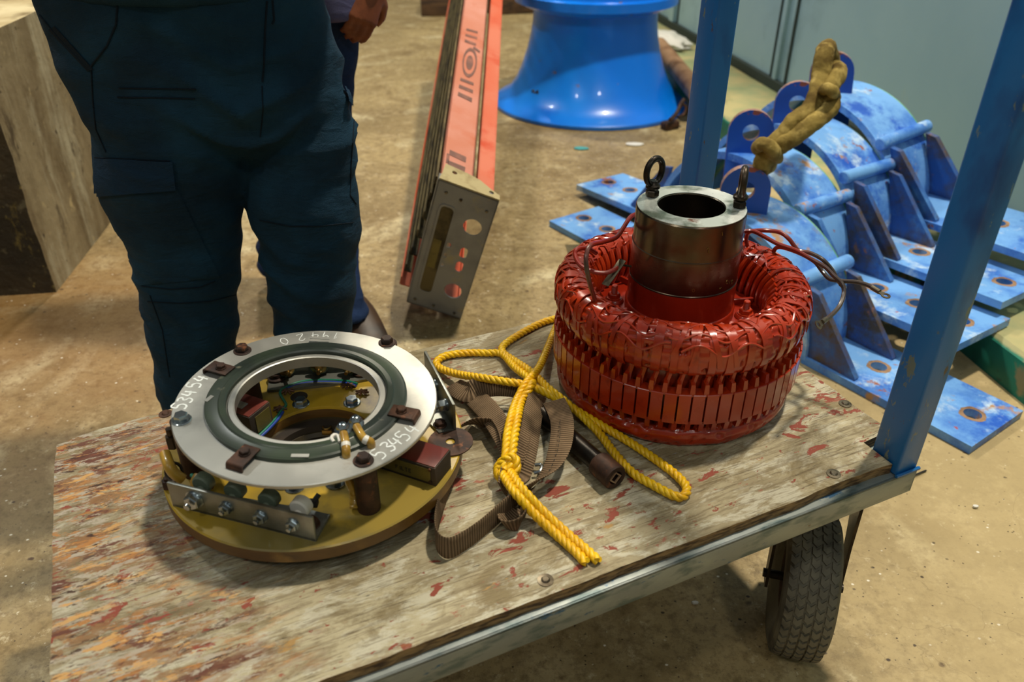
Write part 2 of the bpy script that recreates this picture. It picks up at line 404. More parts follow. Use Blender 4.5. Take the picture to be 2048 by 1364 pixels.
M_GREEN = worn('green_insulation_varnish', srgb(46, 54, 46), [(srgb(56, 68, 50), 7, .48, .68), (srgb(30, 36, 34), 9, .5, .66), (srgb(92, 92, 78), 34, .66, .72)], rough=.34, bump=(50, .12, .001))
M_YELLOW = worn('yellow_varnished_laminate', srgb(144, 122, 52), [(srgb(184, 148, 34), 5, .46, .66), (srgb(126, 110, 56), 6, .5, .68), (srgb(96, 70, 26), 14, .62, .76), (srgb(196, 160, 50), 9, .62, .72)], rough=.34, coat=.12, bump=(22, .06, .001))
M_BROWNEDGE = worn('brown_varnished_edge', srgb(104, 72, 28), [(srgb(70, 46, 22), 9, .45, .65, (1, 1, 3)), (srgb(134, 98, 40), 14, .55, .7)], rough=.42, bump=(40, .15, .001))
M_OLIVE = worn('dark_olive_varnish', srgb(58, 48, 24), [(srgb(36, 30, 18), 9, .45, .65)], rough=.4)
M_DARKHUB = worn('grimy_dark_hub', srgb(40, 32, 24), [(srgb(66, 50, 34), 14, .5, .65)], rough=.7)
def m_red():
    b = NB('glossy_red_varnish')
    n = b.noise(9, 5); c = b.mix(b.ramp(n, .35, .65), srgb(152, 38, 8), srgb(178, 52, 12))
    c = b.mix(b.ramp(b.noise(30, 5, loc=(2, 2, 2)), .60, .70, 0, .55), c, srgb(104, 18, 8))
    b.bump(b.noise(26, 3, loc=(1, 1, 1)), .12, .0025)
    return b.done(c, b.ramp(n, .3, .7, .20, .34), spec=.5, coat=.5)
M_RED = m_red()
M_RED.node_tree.nodes['Principled BSDF'].inputs['Coat Roughness'].default_value = .09
M_REDFLAT = worn('smooth_red_varnish', srgb(142, 32, 10), [(srgb(112, 22, 8), 6, .45, .7)], rough=.28, coat=.35, bump=(30, .08, .001))
M_WIRE = worn('grey_wire_sleeve', srgb(70, 66, 60), [(srgb(96, 90, 80), 40, .5, .7)], rough=.42)
M_LUG = worn('tinned_lug', srgb(120, 110, 92), [(srgb(70, 58, 44), 40, .45, .65)], rough=.35, metal=.8)
def m_redwire():
    b = NB('wire_red_fading_to_grey')
    s = b.sep(); dx = b.math('SUBTRACT', s[0], .277); dy = b.math('SUBTRACT', s[1], 1.166)
    rr = b.math('SQRT', b.math('ADD', b.math('MULTIPLY', dx, dx), b.math('MULTIPLY', dy, dy)))
    f = b.ramp(b.math('ADD', rr, b.math('MULTIPLY', b.noise(14, 2, loc=(4, 4, 4)), .08)), .225, .27)
    c = b.mix(f, srgb(132, 30, 16), srgb(66, 54, 48)); return b.done(c, .32, coat=.3)
M_REDWIRE = m_redwire()
def m_rope():
    b = NB('yellow_polypropylene')
    n = b.noise(24, 3); c = b.mix(b.ramp(n, .35, .65), srgb(226, 172, 10), srgb(240, 196, 20))
    c = b.mix(b.ramp(b.noise(6, 4, loc=(1, 1, 7)), .52, .72, 0, .75), c, srgb(176, 132, 20))
    c = b.mix(b.ramp(b.noise(220, 2, loc=(5, 2, 2)), .55, .7, 0, .4), c, srgb(150, 92, 8))
    b.bump(b.noise(500, 2), .4, .001); return b.done(c, .38, spec=.5)
M_ROPE = m_rope()
def m_web(name, c1, c2):
    b = NB(name)
    uvn = b.n.new('ShaderNodeUVMap')
    sx = b.n.new('ShaderNodeSeparateXYZ'); b.l.new(uvn.outputs[0], sx.inputs[0])
    r = b.math('SINE', b.math('MULTIPLY', sx.outputs[0], 2 * PI / .0042))
    c = b.mix(b.ramp(r, -.6, .9), c1, c2)
    c = b.mix(b.ramp(b.noise(18, 6), .48, .68, 0, .7), c, srgb(50, 38, 26))
    b.bump(r, .6, .0012); return b.done(c, .85, spec=.2)
M_WEB = m_web('dirty_brown_webbing', srgb(92, 74, 54), srgb(138, 114, 88))
M_SLING = worn('khaki_fabric_sling', srgb(138, 118, 62), [(srgb(92, 74, 36), 12, .45, .62), (srgb(168, 146, 84), 24, .52, .66)], rough=.9, spec=.15, bump=(60, .7, .005))
M_ORANGE = worn('faded_orange_fibreglass', srgb(206, 88, 52), [(srgb(210, 116, 88), 3, .42, .62, (1, 1, .3)), (srgb(198, 66, 28), 6, .55, .7)], rough=.45)
M_PINK = worn('sun_faded_orange_fibreglass', srgb(194, 118, 92), [(srgb(206, 140, 122), 3, .42, .62), (srgb(190, 100, 66), 6, .55, .7)], rough=.5)
M_LADALU = worn('weathered_aluminium', srgb(92, 88, 78), [(srgb(116, 112, 98), 9, .5, .7), (srgb(60, 54, 42), 11, .5, .66)], rough=.45, metal=.6)
M_LADCAP = worn('cast_aluminium_cap', srgb(146, 146, 144), [(srgb(118, 118, 120), 6, .45, .65), (srgb(160, 150, 122), 16, .6, .72)], rough=.5, metal=.15)
M_LADCAPTOP = worn('paint_splashed_cap_edge', srgb(176, 160, 116), [(srgb(140, 120, 76), 20, .5, .66)], rough=.6)
M_OLIVEBAR = worn('olive_grimy_metal', srgb(108, 96, 62), [(srgb(52, 44, 28), 12, .45, .65)], rough=.6, metal=.3)
M_CONEBLUE = worn('glossy_bright_blue', srgb(0, 116, 232), [(srgb(10, 134, 244), 2, .4, .6), (srgb(0, 96, 208), 4, .6, .75), (srgb(120, 96, 110), 20, .70, .73)], rough=.3, coat=.3)
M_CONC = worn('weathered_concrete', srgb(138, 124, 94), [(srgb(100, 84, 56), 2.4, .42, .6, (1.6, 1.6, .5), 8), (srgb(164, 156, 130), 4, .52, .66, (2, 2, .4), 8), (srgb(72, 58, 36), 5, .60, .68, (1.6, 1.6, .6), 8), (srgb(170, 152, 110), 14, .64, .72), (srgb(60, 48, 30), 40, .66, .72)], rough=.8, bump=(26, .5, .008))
M_CONCMOSSSHADE = worn('mossy_shaded_concrete', srgb(66, 54, 34), [(srgb(46, 38, 24), 5, .42, .6), (srgb(116, 100, 50), 11, .58, .66, (1.4, 1.4, .6), 8), (srgb(96, 88, 66), 22, .6, .7), (srgb(134, 118, 66), 30, .66, .7)], rough=.85, bump=(26, .6, .01))  # moss, with the shade of the block's front face painted in
M_CONCLITTOP = worn('lit_concrete_top', srgb(176, 156, 114), [(srgb(206, 190, 150), 4, .45, .6), (srgb(122, 104, 68), 9, .55, .7)], rough=.85, bump=(30, .5, .008))  # overhead light on the block's top painted in as paler concrete
def m_curb():
    b = NB('green_painted_curb')
    c = b.mix(b.ramp(b.noise(4, 6), .4, .65), srgb(10, 92, 74), srgb(16, 126, 98))
    c = b.mix(b.ramp(b.noise(6, 7, loc=(3, 3, 3)), .57, .62), c, srgb(128, 122, 84))
    c = b.mix(b.ramp(b.noise(14, 5, loc=(3, 9, 3)), .6, .7), c, srgb(40, 46, 30))
    s = b.sep(); n = b.noise(6, 6, loc=(1, 9, 9))
    top = b.ramp(b.math('ADD', s[2], b.math('MULTIPLY', b.math('SUBTRACT', n, .5), .03)), .098, .103)
    tc = b.mix(b.ramp(n, .4, .62), srgb(178, 166, 116), srgb(140, 150, 108))
    c = b.mix(top, c, tc)
    b.bump(n, .4, .01); return b.done(c, .6)
M_CURB = m_curb()
M_WALL = worn('grey_blue_wall_panel', srgb(144, 176, 184), [(srgb(156, 186, 190), 1.2, .35, .65), (srgb(164, 180, 160), 3.5, .66, .8, (1, 1, .4)), (srgb(110, 138, 144), 2, .6, .8)], rough=.5)
M_SEAM = worn('dark_seam', srgb(40, 52, 46), rough=.7)
M_NAVY = None
def m_cloth(name, c1, c2):
    b = NB(name)
    c = b.mix(b.ramp(b.noise(7, 5), .35, .68), c1, c2)
    wv = b.noise(900, 1); b.bump(b.math('ADD', b.math('MULTIPLY', wv, .25), b.noise(26, 5, (1, 1, 2.2), dist=.6)), .7, .010)
    return b.done(c, .8, spec=.25)
M_NAVY = m_cloth('navy_work_cloth', srgb(9, 40, 58), srgb(20, 60, 82))
M_NAVY2 = m_cloth('blue_navy_work_cloth', srgb(22, 42, 78), srgb(30, 54, 92))
M_THREAD = m_cloth('navy_seam_cloth', srgb(5, 22, 34), srgb(7, 28, 42))
M_FLAP = m_cloth('navy_pocket_cloth', srgb(12, 42, 66), srgb(17, 52, 76))
M_SHIRT2 = m_cloth('lilac_shirt_cloth', srgb(84, 82, 120), srgb(100, 98, 136))
def m_skin():
    b = NB('brown_skin'); n = b.noise(30, 4)
    c = b.mix(b.ramp(n, .4, .6), srgb(112, 58, 30), srgb(134, 74, 42)); return b.done(c, .5, spec=.4)
M_SKIN = m_skin()
M_SHOE = worn('brown_leather_boot', srgb(64, 44, 26), [(srgb(40, 28, 18), 12, .45, .6)], rough=.5, bump=(40, .3, .002))
M_BLACK = worn('black_rubber_trim', srgb(22, 20, 18), rough=.6)
M_TYRE = worn('worn_grey_tyre_rubber', srgb(108, 102, 84), [(srgb(70, 64, 52), 9, .45, .6), (srgb(116, 108, 86), 22, .55, .68)], rough=.7, bump=(60, .2, .001))
M_WHITE = worn('white_paint_mark', srgb(220, 224, 222), [(srgb(180, 184, 180), 40, .5, .7)], rough=.7)
M_NYLON = worn('white_nylon', srgb(214, 210, 200), rough=.45)
M_GREENPLAS = worn('grey_green_insulator', srgb(92, 104, 88), [(srgb(66, 74, 62), 30, .5, .7)], rough=.5)
M_YSLEEVE = worn('yellow_varnished_sleeve', srgb(172, 134, 46), [(srgb(124, 86, 26), 30, .5, .7)], rough=.34, coat=.4, bump=(60, .3, .001))
M_COPPERTAPE = worn('brown_lacing', srgb(110, 70, 40), [(srgb(70, 42, 24), 90, .45, .6)], rough=.5, bump=(140, .8, .002))
M_BLUEWIRE = worn('blue_wire', srgb(24, 60, 150), rough=.35)
M_GREENWIRE = worn('green_wire', srgb(14, 110, 84), rough=.35)
M_DARKRED = worn('dark_red_lid', srgb(102, 38, 30), [(srgb(128, 70, 60), 7, .5, .62), (srgb(76, 24, 18), 12, .5, .7)], rough=.35, coat=.2)
M_LABEL = worn('olive_data_label', srgb(112, 102, 52), [(srgb(88, 80, 42), 30, .5, .7)], rough=.4, metal=.3)
M_INK = worn('faded_black_ink', srgb(38, 34, 22), rough=.7)
M_LOGO = worn('faded_grey_print', srgb(112, 76, 66), [(srgb(150, 96, 80), 20, .5, .7)], rough=.6)
M_WOODDARK = worn('dark_timber', srgb(92, 66, 40), [(srgb(60, 42, 26), 6, .4, .6, (1, 6, 6))], rough=.8)
M_BRASS = worn('brass_fitting', srgb(140, 112, 60), rough=.3, metal=.9)
M_PINKPOLE = worn('maroon_painted_pipe', srgb(112, 40, 50), rough=.5)

# ================================================================== SETTING
bm = bm_new()
vs = [bm.verts.new(p) for p in ((-7, -4, 0), (8, -4, 0), (8, 13, 0), (-7, 13, 0))]; bm.faces.new(vs)
o = link('floor', bm, M_FLOOR, smooth=False); o['kind'] = 'structure'
WDIR = V3((-.17, 1.0, 0)).normalized(); WN = V3((-1.0, -.17, 0)).normalized()       # along the wall / towards the room
W0 = V3((1.385, 4.16, 0))                                                            # wall foot point
def wp(s, out=0.0, z=0.0): return W0 + WDIR * s + WN * out + V3((0, 0, z))
Mw = frame(W0, WDIR, V3((0, 0, 1)))       # x along wall, y = z cross x -> towards -N ...
ysign = 1 if (Mw.to_3x3() @ V3((0, 1, 0))).dot(WN) > 0 else -1
bm = bm_new(); add_box(bm, Mw, 14, .12, 3.2, (-1.0, -ysign * .06, 1.6))
o = link('wall_right', bm, M_WALL, smooth=False); o['kind'] = 'structure'
bm = bm_new(); add_box(bm, Mw, 14, .03, .05, (-1.0, ysign * .012, .145), .004)
o = link('baseboard_right', bm, M_SEAM, smooth=False); o['kind'] = 'structure'
# upright frame strips and dark joints of the panelled part further back
k = 0
for s, w, d, mt in ((.0, .02, .008, M_SEAM), (.10, .035, .02, M_WALL), (.17, .016, .006, M_SEAM), (.78, .018, .008, M_SEAM), (.86, .09, .024, M_WALL), (.95, .016, .006, M_SEAM), (1.62, .018, .008, M_SEAM), (1.70, .08, .024, M_WALL), (1.78, .016, .006, M_SEAM), (2.5, .02, .01, M_SEAM), (2.62, .10, .024, M_WALL)):
    k += 1
    bm = bm_new(); add_box(bm, Mw, w, d, 2.9, (s, ysign * (d / 2), .17 + 1.45), .002)
    o = link('trim_%d' % k, bm, mt, smooth=False); o['kind'] = 'structure'
# raised concrete curb along the wall, green face
bm = bm_new(); N = 60; rows = []
CW = .50
for i in range(N + 1):
    s = -4.2 + 10.5 * i / N
    j = .008 * noise.noise(V3((s * 5, 1, 0)))
    front = CW - .10 * max(0.0, min(1.0, (s + 2.0) / 3.0))
    row = []
    for (o_, z_) in ((front, 0), (front + j, .095), (front - .015 + j, .11), (.0, .12)):
        row.append(bm.verts.new(wp(s, o_, z_ + .004 * noise.noise(V3((s * 4, o_ * 9, 3))) * (z_ > 0))))
    rows.append(row)
for a, b in zip(rows, rows[1:]):
    for q in range(3): bm.faces.new((a[q], a[q + 1], b[q + 1], b[q]))
o = link('trim_12', bm, M_CURB, angle=30); o['kind'] = 'structure'
# ---- concrete foundation block at the left
A0 = on(112, 585, 0); A1 = on(-60, 596, 0); A2 = on(238, 425, 0)
T0 = V3((-1.325, 2.345, .80)); 
L0 = A0; ux = (A1 - A0); ux.z = 0; uyy = (A2 - A0); uyy.z = 0
bm = bm_new()
def blk(u, v, z):
    inset = .13 * (z / .80)
    p = L0 + ux.normalized() * (u) + uyy.normalized() * (v)
    return p
B = []; NZ = 14; NU = 16; NVV = 12
WX, WY = 1.5, 1.3
batter = V3((0, 0, 0)); BH = .76
def side(z, t):   # perimeter param 0..4
    bx = V3((batter.x, batter.y, 0)) * z
    c0 = L0 + bx; c1 = L0 + ux.normalized() * WX + V3((-batter.x, batter.y, 0)) * z; c3 = L0 + uyy.normalized() * WY + V3((batter.x, 0, 0)) * z; c2 = c3 + (c1 - c0)
    cs = [c0, c1, c2, c3]; i = int(t) % 4; f = t - int(t)
    return cs[i].lerp(cs[(i + 1) % 4], f) + V3((0, 0, z))
rings = []
for iz in range(NZ + 1):
    z = BH * iz / NZ; ring = []
    for it in range(4 * NU):
        p = side(z, it / NU); j = noise.noise(p * 5) * .008 + noise.noise(p * 22) * .004
        ring.append(bm.verts.new(p + V3((j, j, 0))))
    rings.append(ring)
for a, b in zip(rings, rings[1:]):
    for q in range(4 * NU):
        f = bm.faces.new((a[q], a[(q + 1) % (4 * NU)], b[(q + 1) % (4 * NU)], b[q]))
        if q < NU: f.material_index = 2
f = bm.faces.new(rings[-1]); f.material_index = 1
o = link('concrete_block', bm, [M_CONC, M_CONCLITTOP, M_CONCMOSSSHADE], angle=40)
tag(o, 'large stained concrete foundation block with sloping sides, left of the standing worker', 'concrete block')

# ================================================================== CART
def uvp(u, v, z): return UU * u + VV * v + V3((0, 0, z))
MC = frame((0, 0, 0), UU, V3((0, 0, 1)))
cart = thing('platform_cart', 'flat platform cart with a worn, paint-flaked wooden deck and blue uprights', 'cart', uvp(.38, .9, 0), (0, 0, YAW))
BU0, BU1, BV0, BV1 = -.227, .984, .598, 1.205
bm = bm_new()
def edge(p, q, n, amp, chip=0):
    out = []
    for i in range(n):
        t = i / n; x = p[0] + (q[0] - p[0]) * t; y = p[1] + (q[1] - p[1]) * t
        d = V3((q[1] - p[1], -(q[0] - p[0]), 0)).normalized()
        a = amp * (noise.noise(V3((x * 14, y * 14, 2))) + .6 * noise.noise(V3((x * 60, y * 60, 5)))) - (chip * max(0, noise.noise(V3((x * 9, y * 9, 9))) - .15))
        out.append((x + d.x * a, y + d.y * a))
    return out
ol = edge((BU0, BV0), (.921, BV0), 110, .0016, .010) + edge((.921, BV0), (.921, .655), 8, .0006) + edge((.921, .655), (BU1, .66), 6, .0006) + edge((BU1, .66), (BU1, 1.205), 60, .0016, .006)
ol += edge((BU1, 1.205), (-.06, BV1), 90, .0016, .006) + edge((-.06, BV1), (-.17, 1.196), 14, .0016) + edge((-.17, 1.196), (BU0, 1.182), 8, .002) + edge((BU0, 1.182), (BU0, BV0), 70, .0022, .012)
add_plate(bm, MC, ol, .018, z0=HB - .018, mat_side=1)
link('deck', bm, [M_BOARD, M_PLY], cart, smooth=False)
# move object space so the material grain follows the deck
dk = bpy.data.objects['deck']
dk.data.transform(MC.inverted()); dk.matrix_basis = MC
RB, RT = HB - .062, HB - .018
bm = bm_new()
def rail(u0, v0, u1, v1, inward):
    # angle iron: upright face on the outside, lip inward
    p0, p1 = V3((u0, v0, 0)), V3((u1, v1, 0)); d = (p1 - p0).normalized(); L = (p1 - p0).length
    Ml = MC @ frame(p0, d, V3((0, 0, 1)))
    s = 1 if (V3((0, 0, 1)).cross(d)).dot(V3(inward)) > 0 else -1
    add_box(bm, Ml, L, .005, RT - RB, (L / 2, s * .0025, (RT + RB) / 2), .0015)
    add_box(bm, Ml, L, .036, .005, (L / 2, s * .018, RT - .0025), .0015)
rail(-.23, .586, .968, .586, (0, 1, 0)); rail(-.23, 1.20, .968, 1.20, (0, -1, 0)); rail(-.228, .586, -.228, 1.2, (1, 0, 0)); rail(.968, .586, .968, 1.2, (-1, 0, 0))
fr = link('frame', bm, M_RAIL, cart); fr.data.transform(MC.inverted()); fr.matrix_basis = MC
def post(u, v, su, sv):
    bm = bm_new()
    add_box(bm, MC, su, sv, 1.16, (u, v, RT + .58), .004, 2)
    p = link('upright_post', bm, M_BLUEPOST, cart, angle=50)
    w = bm_new()
    add_tube(w, smooth_path([MC @ V3((u - su / 2 - .002, v - sv / 2 - .002, RT + .003)), MC @ V3((u, v - sv / 2 - .003, RT + .004)), MC @ V3((u + su / 2 + .002, v - sv / 2 - .002, RT + .003))], 8), .003, 6)
    link('weld_bead', w, M_BLUEPOST, p)
PU, PV0, PV1 = .945, .614, 1.175
post(PU, PV0, .044, .052); post(PU, PV1, .044, .052)
bm = bm_new(); add_box(bm, MC, .044, PV1 - PV0 + .052, .05, (PU, (PV0 + PV1) / 2, RT + 1.18), .004)
link('push_handle', bm, M_BLUEPOST, cart)
# deck screws
for (px, py) in ((1396, 1000 - 232), (1690, 808), (1667, 948), (1091, 1161), (331, 828), (60 + 0, 1200), (1180, 640)):
    p = on(px, py, HB)
    if px < 110: continue
    if (px, py) == (1396, 768): continue
    bm = bm_new(); Ms = Matrix.Translation(p)
    add_lathe(bm, Ms, [(0, .0035), (.004, .0035), (.0055, .002), (.006, -.001)], 14); add_lathe(bm, Ms, [(.0105, -.001), (.0105, .0012), (.006, .0016)], 18)
    link('deck_screw', bm, M_RUST if px < 400 else M_LUG, cart)
# caster
cas = bpy.data.objects.new('caster', None); COL.objects.link(cas); cas.parent = cart
WC = V3((.505, .962, .129)); PH = math.radians(74)
roll_d = V3((math.cos(PH), math.sin(PH), 0)); ax = V3((math.sin(PH), -math.cos(PH), 0))
cas.matrix_parent_inverse = PW(cart).inverted(); cas.location = WC
MT = frame(WC, roll_d, ax)
bm = bm_new(); TR, TW = .135, .088
MT = MT @ Matrix.Scale(.955, 4)
prof = [(.070, -.030), (.085, -.040), (.105, -.046), (.120, -.045), (.128, -.040), (.1325, -.034), (.1345, -.018), (.135, 0), (.1345, .018), (.1325, .034), (.128, .040), (.120, .045), (.105, .046), (.085, .040), (.070, .030)]
add_lathe(bm, MT, prof, 96, closed=True)
# raised chevron tread blocks over the crown
NT = 46
for i in range(NT):
    for row in range(5):
        z0 = -.0405 + row * .0164; z1 = z0 + .0132
        segs = []
        for zz, sk in ((z0, 0), ((z0 + z1) / 2, 1), (z1, 0)):
            sgn = 1
            off = (.34 * sk) + (.5 if row % 2 else 0)
            a0 = 2 * PI * (i + off) / NT; a1 = 2 * PI * (i + off + .66) / NT
            rr = .1365 - .0055 * (abs(zz) / .041) ** 2.2; rb = rr - .007
            segs.append([V3((r_ * math.cos(a_), r_ * math.sin(a_), zz)) for r_, a_ in ((rb, a0), (rr + .0022, a0), (rr + .0022, a1), (rb, a1))])
        vv = [[bm.verts.new(MT @ q) for q in sg] for sg in segs]
        for a, b in zip(vv, vv[1:]):
            for q in range(4): bm.faces.new((a[q], a[(q + 1) % 4], b[(q + 1) % 4], b[q]))
        bm.faces.new(vv[0][::-1]); bm.faces.new(vv[-1])
link('tyre', bm, M_TYRE, cas, angle=25)
bm = bm_new(); add_lathe(bm, MT, [(0, -.03), (.02, -.03), (.025, -.018), (.05, -.016), (.062, -.026), (.072, -.031), (.072, .031), (.062, .026), (.05, .016), (.025, .018), (.02, .03), (0, .03)], 40)
link('wheel_rim', bm, M_RUST, cas)
PIV = WC + roll_d * .045; PIV.z = 0
bm = bm_new()
for s in (-1, 1):
    a = WC + ax * s * .056; top = V3((PIV.x, PIV.y, .305)) + ax * s * .052; 
    Mf = frame(a, V3((0, 0, 1)), ax)
    d = (top - a); L = d.length
    Mf = frame(a, d, ax * s)
    add_plate(bm, Mf, [(-.02, -.014), (L * .5, -.022), (L, -.040), (L, .040), (L * .5, .022), (-.02, .014)], .005)
add_box(bm, frame(V3((PIV.x, PIV.y, .305)), roll_d, V3((0, 0, 1))), .075, .108, .006, (0, 0, 0), .001)
add_cyl(bm, V3((PIV.x, PIV.y, .305)), V3((PIV.x, PIV.y, .345)), .032, seg=24)
add_box(bm, MC, .10, .12, .008, ((MC.inverted() @ PIV).x, (MC.inverted() @ PIV).y, .349), .001)
add_cyl(bm, WC - ax * .066, WC + ax * .066, .008, seg=12)
link('caster_fork', bm, M_DARKSTEEL, cas)

for (cu, cv) in ((.88, 1.12), (-.13, .66), (-.13, 1.12)):
    c2 = cas.copy(); COL.objects.link(c2); q = uvp(cu, cv, .135); c2.location = q
    for ch in list(cas.children):
        d2 = ch.copy(); COL.objects.link(d2); adopt(d2, c2)
# ================================================================== RED MACHINE ARMATURE
SC = V3((.277, 1.166, 0))
MS = Matrix.Translation(SC)
arm = thing('generator_armature', 'round red-varnished generator winding with a steel hub rising from its centre', 'machine part', SC + V3((0, 0, HB)))
def cylp(r, a, z): return SC + V3((r * math.cos(a), r * math.sin(a), z))
# laminated core with slots and blocks
bm = bm_new()
add_lathe(bm, MS, [(.150, .452), (.180, .452), (.180, .545), (.150, .545)], 132, closed=True)
NTH = 62
ZL0, ZL1 = .468, .522
for i in range(NTH):
    a0 = 2 * PI * (i + .07) / NTH; a1 = 2 * PI * (i + .93) / NTH
    am = (a0 + a1) / 2
    vv = []
    for z, r in ((ZL0, .186), (ZL0, .2045), (ZL0 + .001, .2055), (ZL1 - .001, .2055), (ZL1, .2045), (ZL1, .186)):
        vv.append([bm.verts.new(cylp(r, a, z)) for a in (a0, a1)])
    for p, q in zip(vv, vv[1:]): bm.faces.new((p[0], p[1], q[1], q[0]))
    for k in (0, 1): bm.faces.new([p[k] for p in vv])
    # wedge/finger blocks above and below each slot
    b0 = 2 * PI * (i + .80) / NTH; b1 = 2 * PI * (i + 1.20) / NTH
    for (za, zb, ra, rb, tw) in ((ZL1 - .004, ZL1 + .016, .2035, .2015, .75), (ZL0 - .016, ZL0 + .004, .200, .2035, .85)):
        mid = (b0 + b1) / 2
        pts = []
        for z, r, w in ((za, ra, 1.0 if za > .5 else tw), (zb, rb, tw if za > .5 else 1.0)):
            for rr in (r - .02, r):
                for s in (-1, 1): pts.append(bm.verts.new(cylp(rr, mid + s * (b1 - b0) / 2 * w, z)))
        f = pts
        for q in ((0, 1, 3, 2), (4, 5, 7, 6), (0, 1, 5, 4), (2, 3, 7, 6), (0, 2, 6, 4), (1, 3, 7, 5)): bm.faces.new([f[k] for k in q])
link('slotted_core', bm, M_RED, arm, angle=30)
# coil legs leaving the core towards the end windings
def coil_legs(z0, z1, r0, r1, name):
    bm = bm_new()
    for i in range(NTH):
        for off in (.0,):
            a = 2 * PI * (i + off) / NTH
            tw = .035 * (1 if z1 > z0 else -1)
            add_tube(bm, [cylp(r0, a, z0), cylp((r0 + r1) / 2, a + tw * .3, (z0 + z1) / 2), cylp(r1, a + tw, z1)], .0045, 6)
    return link(name, bm, M_RED, arm)
coil_legs(.515, .560, .190, .190, 'coil_ends')
coil_legs(.474, .432, .190, .185, 'coil_ends')
# wrapped end winding (top): lumpy ring with lacing tape
def winding(name, rc, zc, hw, hh, n=720, m=88, amp=1.0, lace=True, seed=0.0, pw=.8):
    bm = bm_new(); rows = []
    for i in range(n):
        a = 2 * PI * i / n; row = []
        env = noise.noise(V3((math.cos(a) * 2.2, math.sin(a) * 2.2, seed))) * .004
        for k in range(m):
            t = 2 * PI * k / m
            ct, st = math.cos(t), math.sin(t)
            x = abs(ct) ** pw * (1 if ct > 0 else -1); y = abs(st) ** pw * (1 if st > 0 else -1)
            q = V3((math.cos(a) * rc * 40, math.sin(a) * rc * 40, t * 1.6 + seed))
            d = .0026 * noise.noise(q * .6) + .0006 * noise.noise(q * 1.9)
            if lace:
                top = 1 / (1 + math.exp(-(st + .1) / .12))
                d += .0011 * math.sin(t * 15 + 3.0 * noise.noise(V3((a * 5, t * .6, 3 + seed)))) * top
                h = noise.noise(V3((a * 24, t * 2.2, 12 + seed)))
                if h > .34 and st > -.75: d -= min(.010, (h - .34) * .07)
                seam = ((a / (2 * PI / 46)) + .5) % 1 - .5
                d -= .0016 * math.exp(-(seam / .05) ** 2) * (1 - top)
            d *= amp
            r = rc + (hw + d) * x + env * .5; z = zc + (hh + d) * y + env
            row.append(bm.verts.new(cylp(r, a, z)))
        rows.append(row)
    for i in range(n):
        A, B = rows[i], rows[(i + 1) % n]
        for k in range(m): bm.faces.new((A[k], A[(k + 1) % m], B[(k + 1) % m], B[k]))
    return link(name, bm, M_RED, arm, angle=180)
top_w = winding('end_winding', .1765, .583, .0275, .0365)
winding('lower_winding', .176, .4325, .0215, .0190, n=320, m=40, amp=.55, seed=5)
# lacing tape: flat strips wound round the ring, straight and crossing
def ringpt(a, t, up=.0):
    ct, st = math.cos(t), math.sin(t)
    x = abs(ct) ** .8 * (1 if ct > 0 else -1); y = abs(st) ** .8 * (1 if st > 0 else -1)
    env = noise.noise(V3((math.cos(a) * 2.2, math.sin(a) * 2.2, 0))) * .004
    return cylp(.1765 + (.0275 + up) * x + env * .5, a, .583 + (.0365 + up) * y + env)
def tape(bm, a0, a1, t0, t1, w, up, n=30):
    pts = []; sd = []
    for k in range(n + 1):
        u = k / n; a = a0 + (a1 - a0) * u + .004 * math.sin(u * 9 + a0 * 7); t = t0 + (t1 - t0) * u
        pts.append(ringpt(a, t, up + .0008 * noise.noise(V3((a * 30, t * 3, 1))))); sd.append(V3((-math.sin(a), math.cos(a), 0)))
    add_ribbon(bm, pts, w, .0016, side=sd)
bm = bm_new()
for i in range(46):
    a = 2 * PI * (i + random.uniform(-.12, .12)) / 46
    tape(bm, a, a + random.uniform(-.02, .02), -.95, 3.9, random.uniform(.009, .014), .0014)
for i in range(34):
    a = 2 * PI * (i + random.uniform(-.3, .3)) / 34; k = random.choice((-1, 1)) * random.uniform(.09, .16)
    tape(bm, a, a + k, random.uniform(-.3, .1), random.uniform(2.6, 3.3), random.uniform(.005, .009), .0026, 22)
for t in (.35, .95, 1.55, 2.2):
    for i in range(9):
        a = 2 * PI * i / 9 + t; pts = [ringpt(a + .62 * k / 24, t + .22 * math.sin(k * .45 + i * 2), .0018) for k in range(25)]
        up_ = [V3((0, 0, 1))] * 25
        add_tube(bm, pts, .0019, 6)
link('lacing_tape', bm, M_RED, top_w, angle=50)
# inner coil loops seen through the mouth
bm = bm_new()
for i in range(56):
    a = 2 * PI * i / 56
    add_tube(bm, smooth_path([cylp(.150, a, .608), cylp(.1405, a + .02, .590), cylp(.1405, a + .07, .560), cylp(.150, a + .12, .535)], 5), .0048, 7)
    add_tube(bm, smooth_path([cylp(.154, a + .03, .600), cylp(.148, a - .01, .575), cylp(.150, a - .06, .545)], 5), .0042, 6)
link('inner_coils', bm, M_RED, arm)
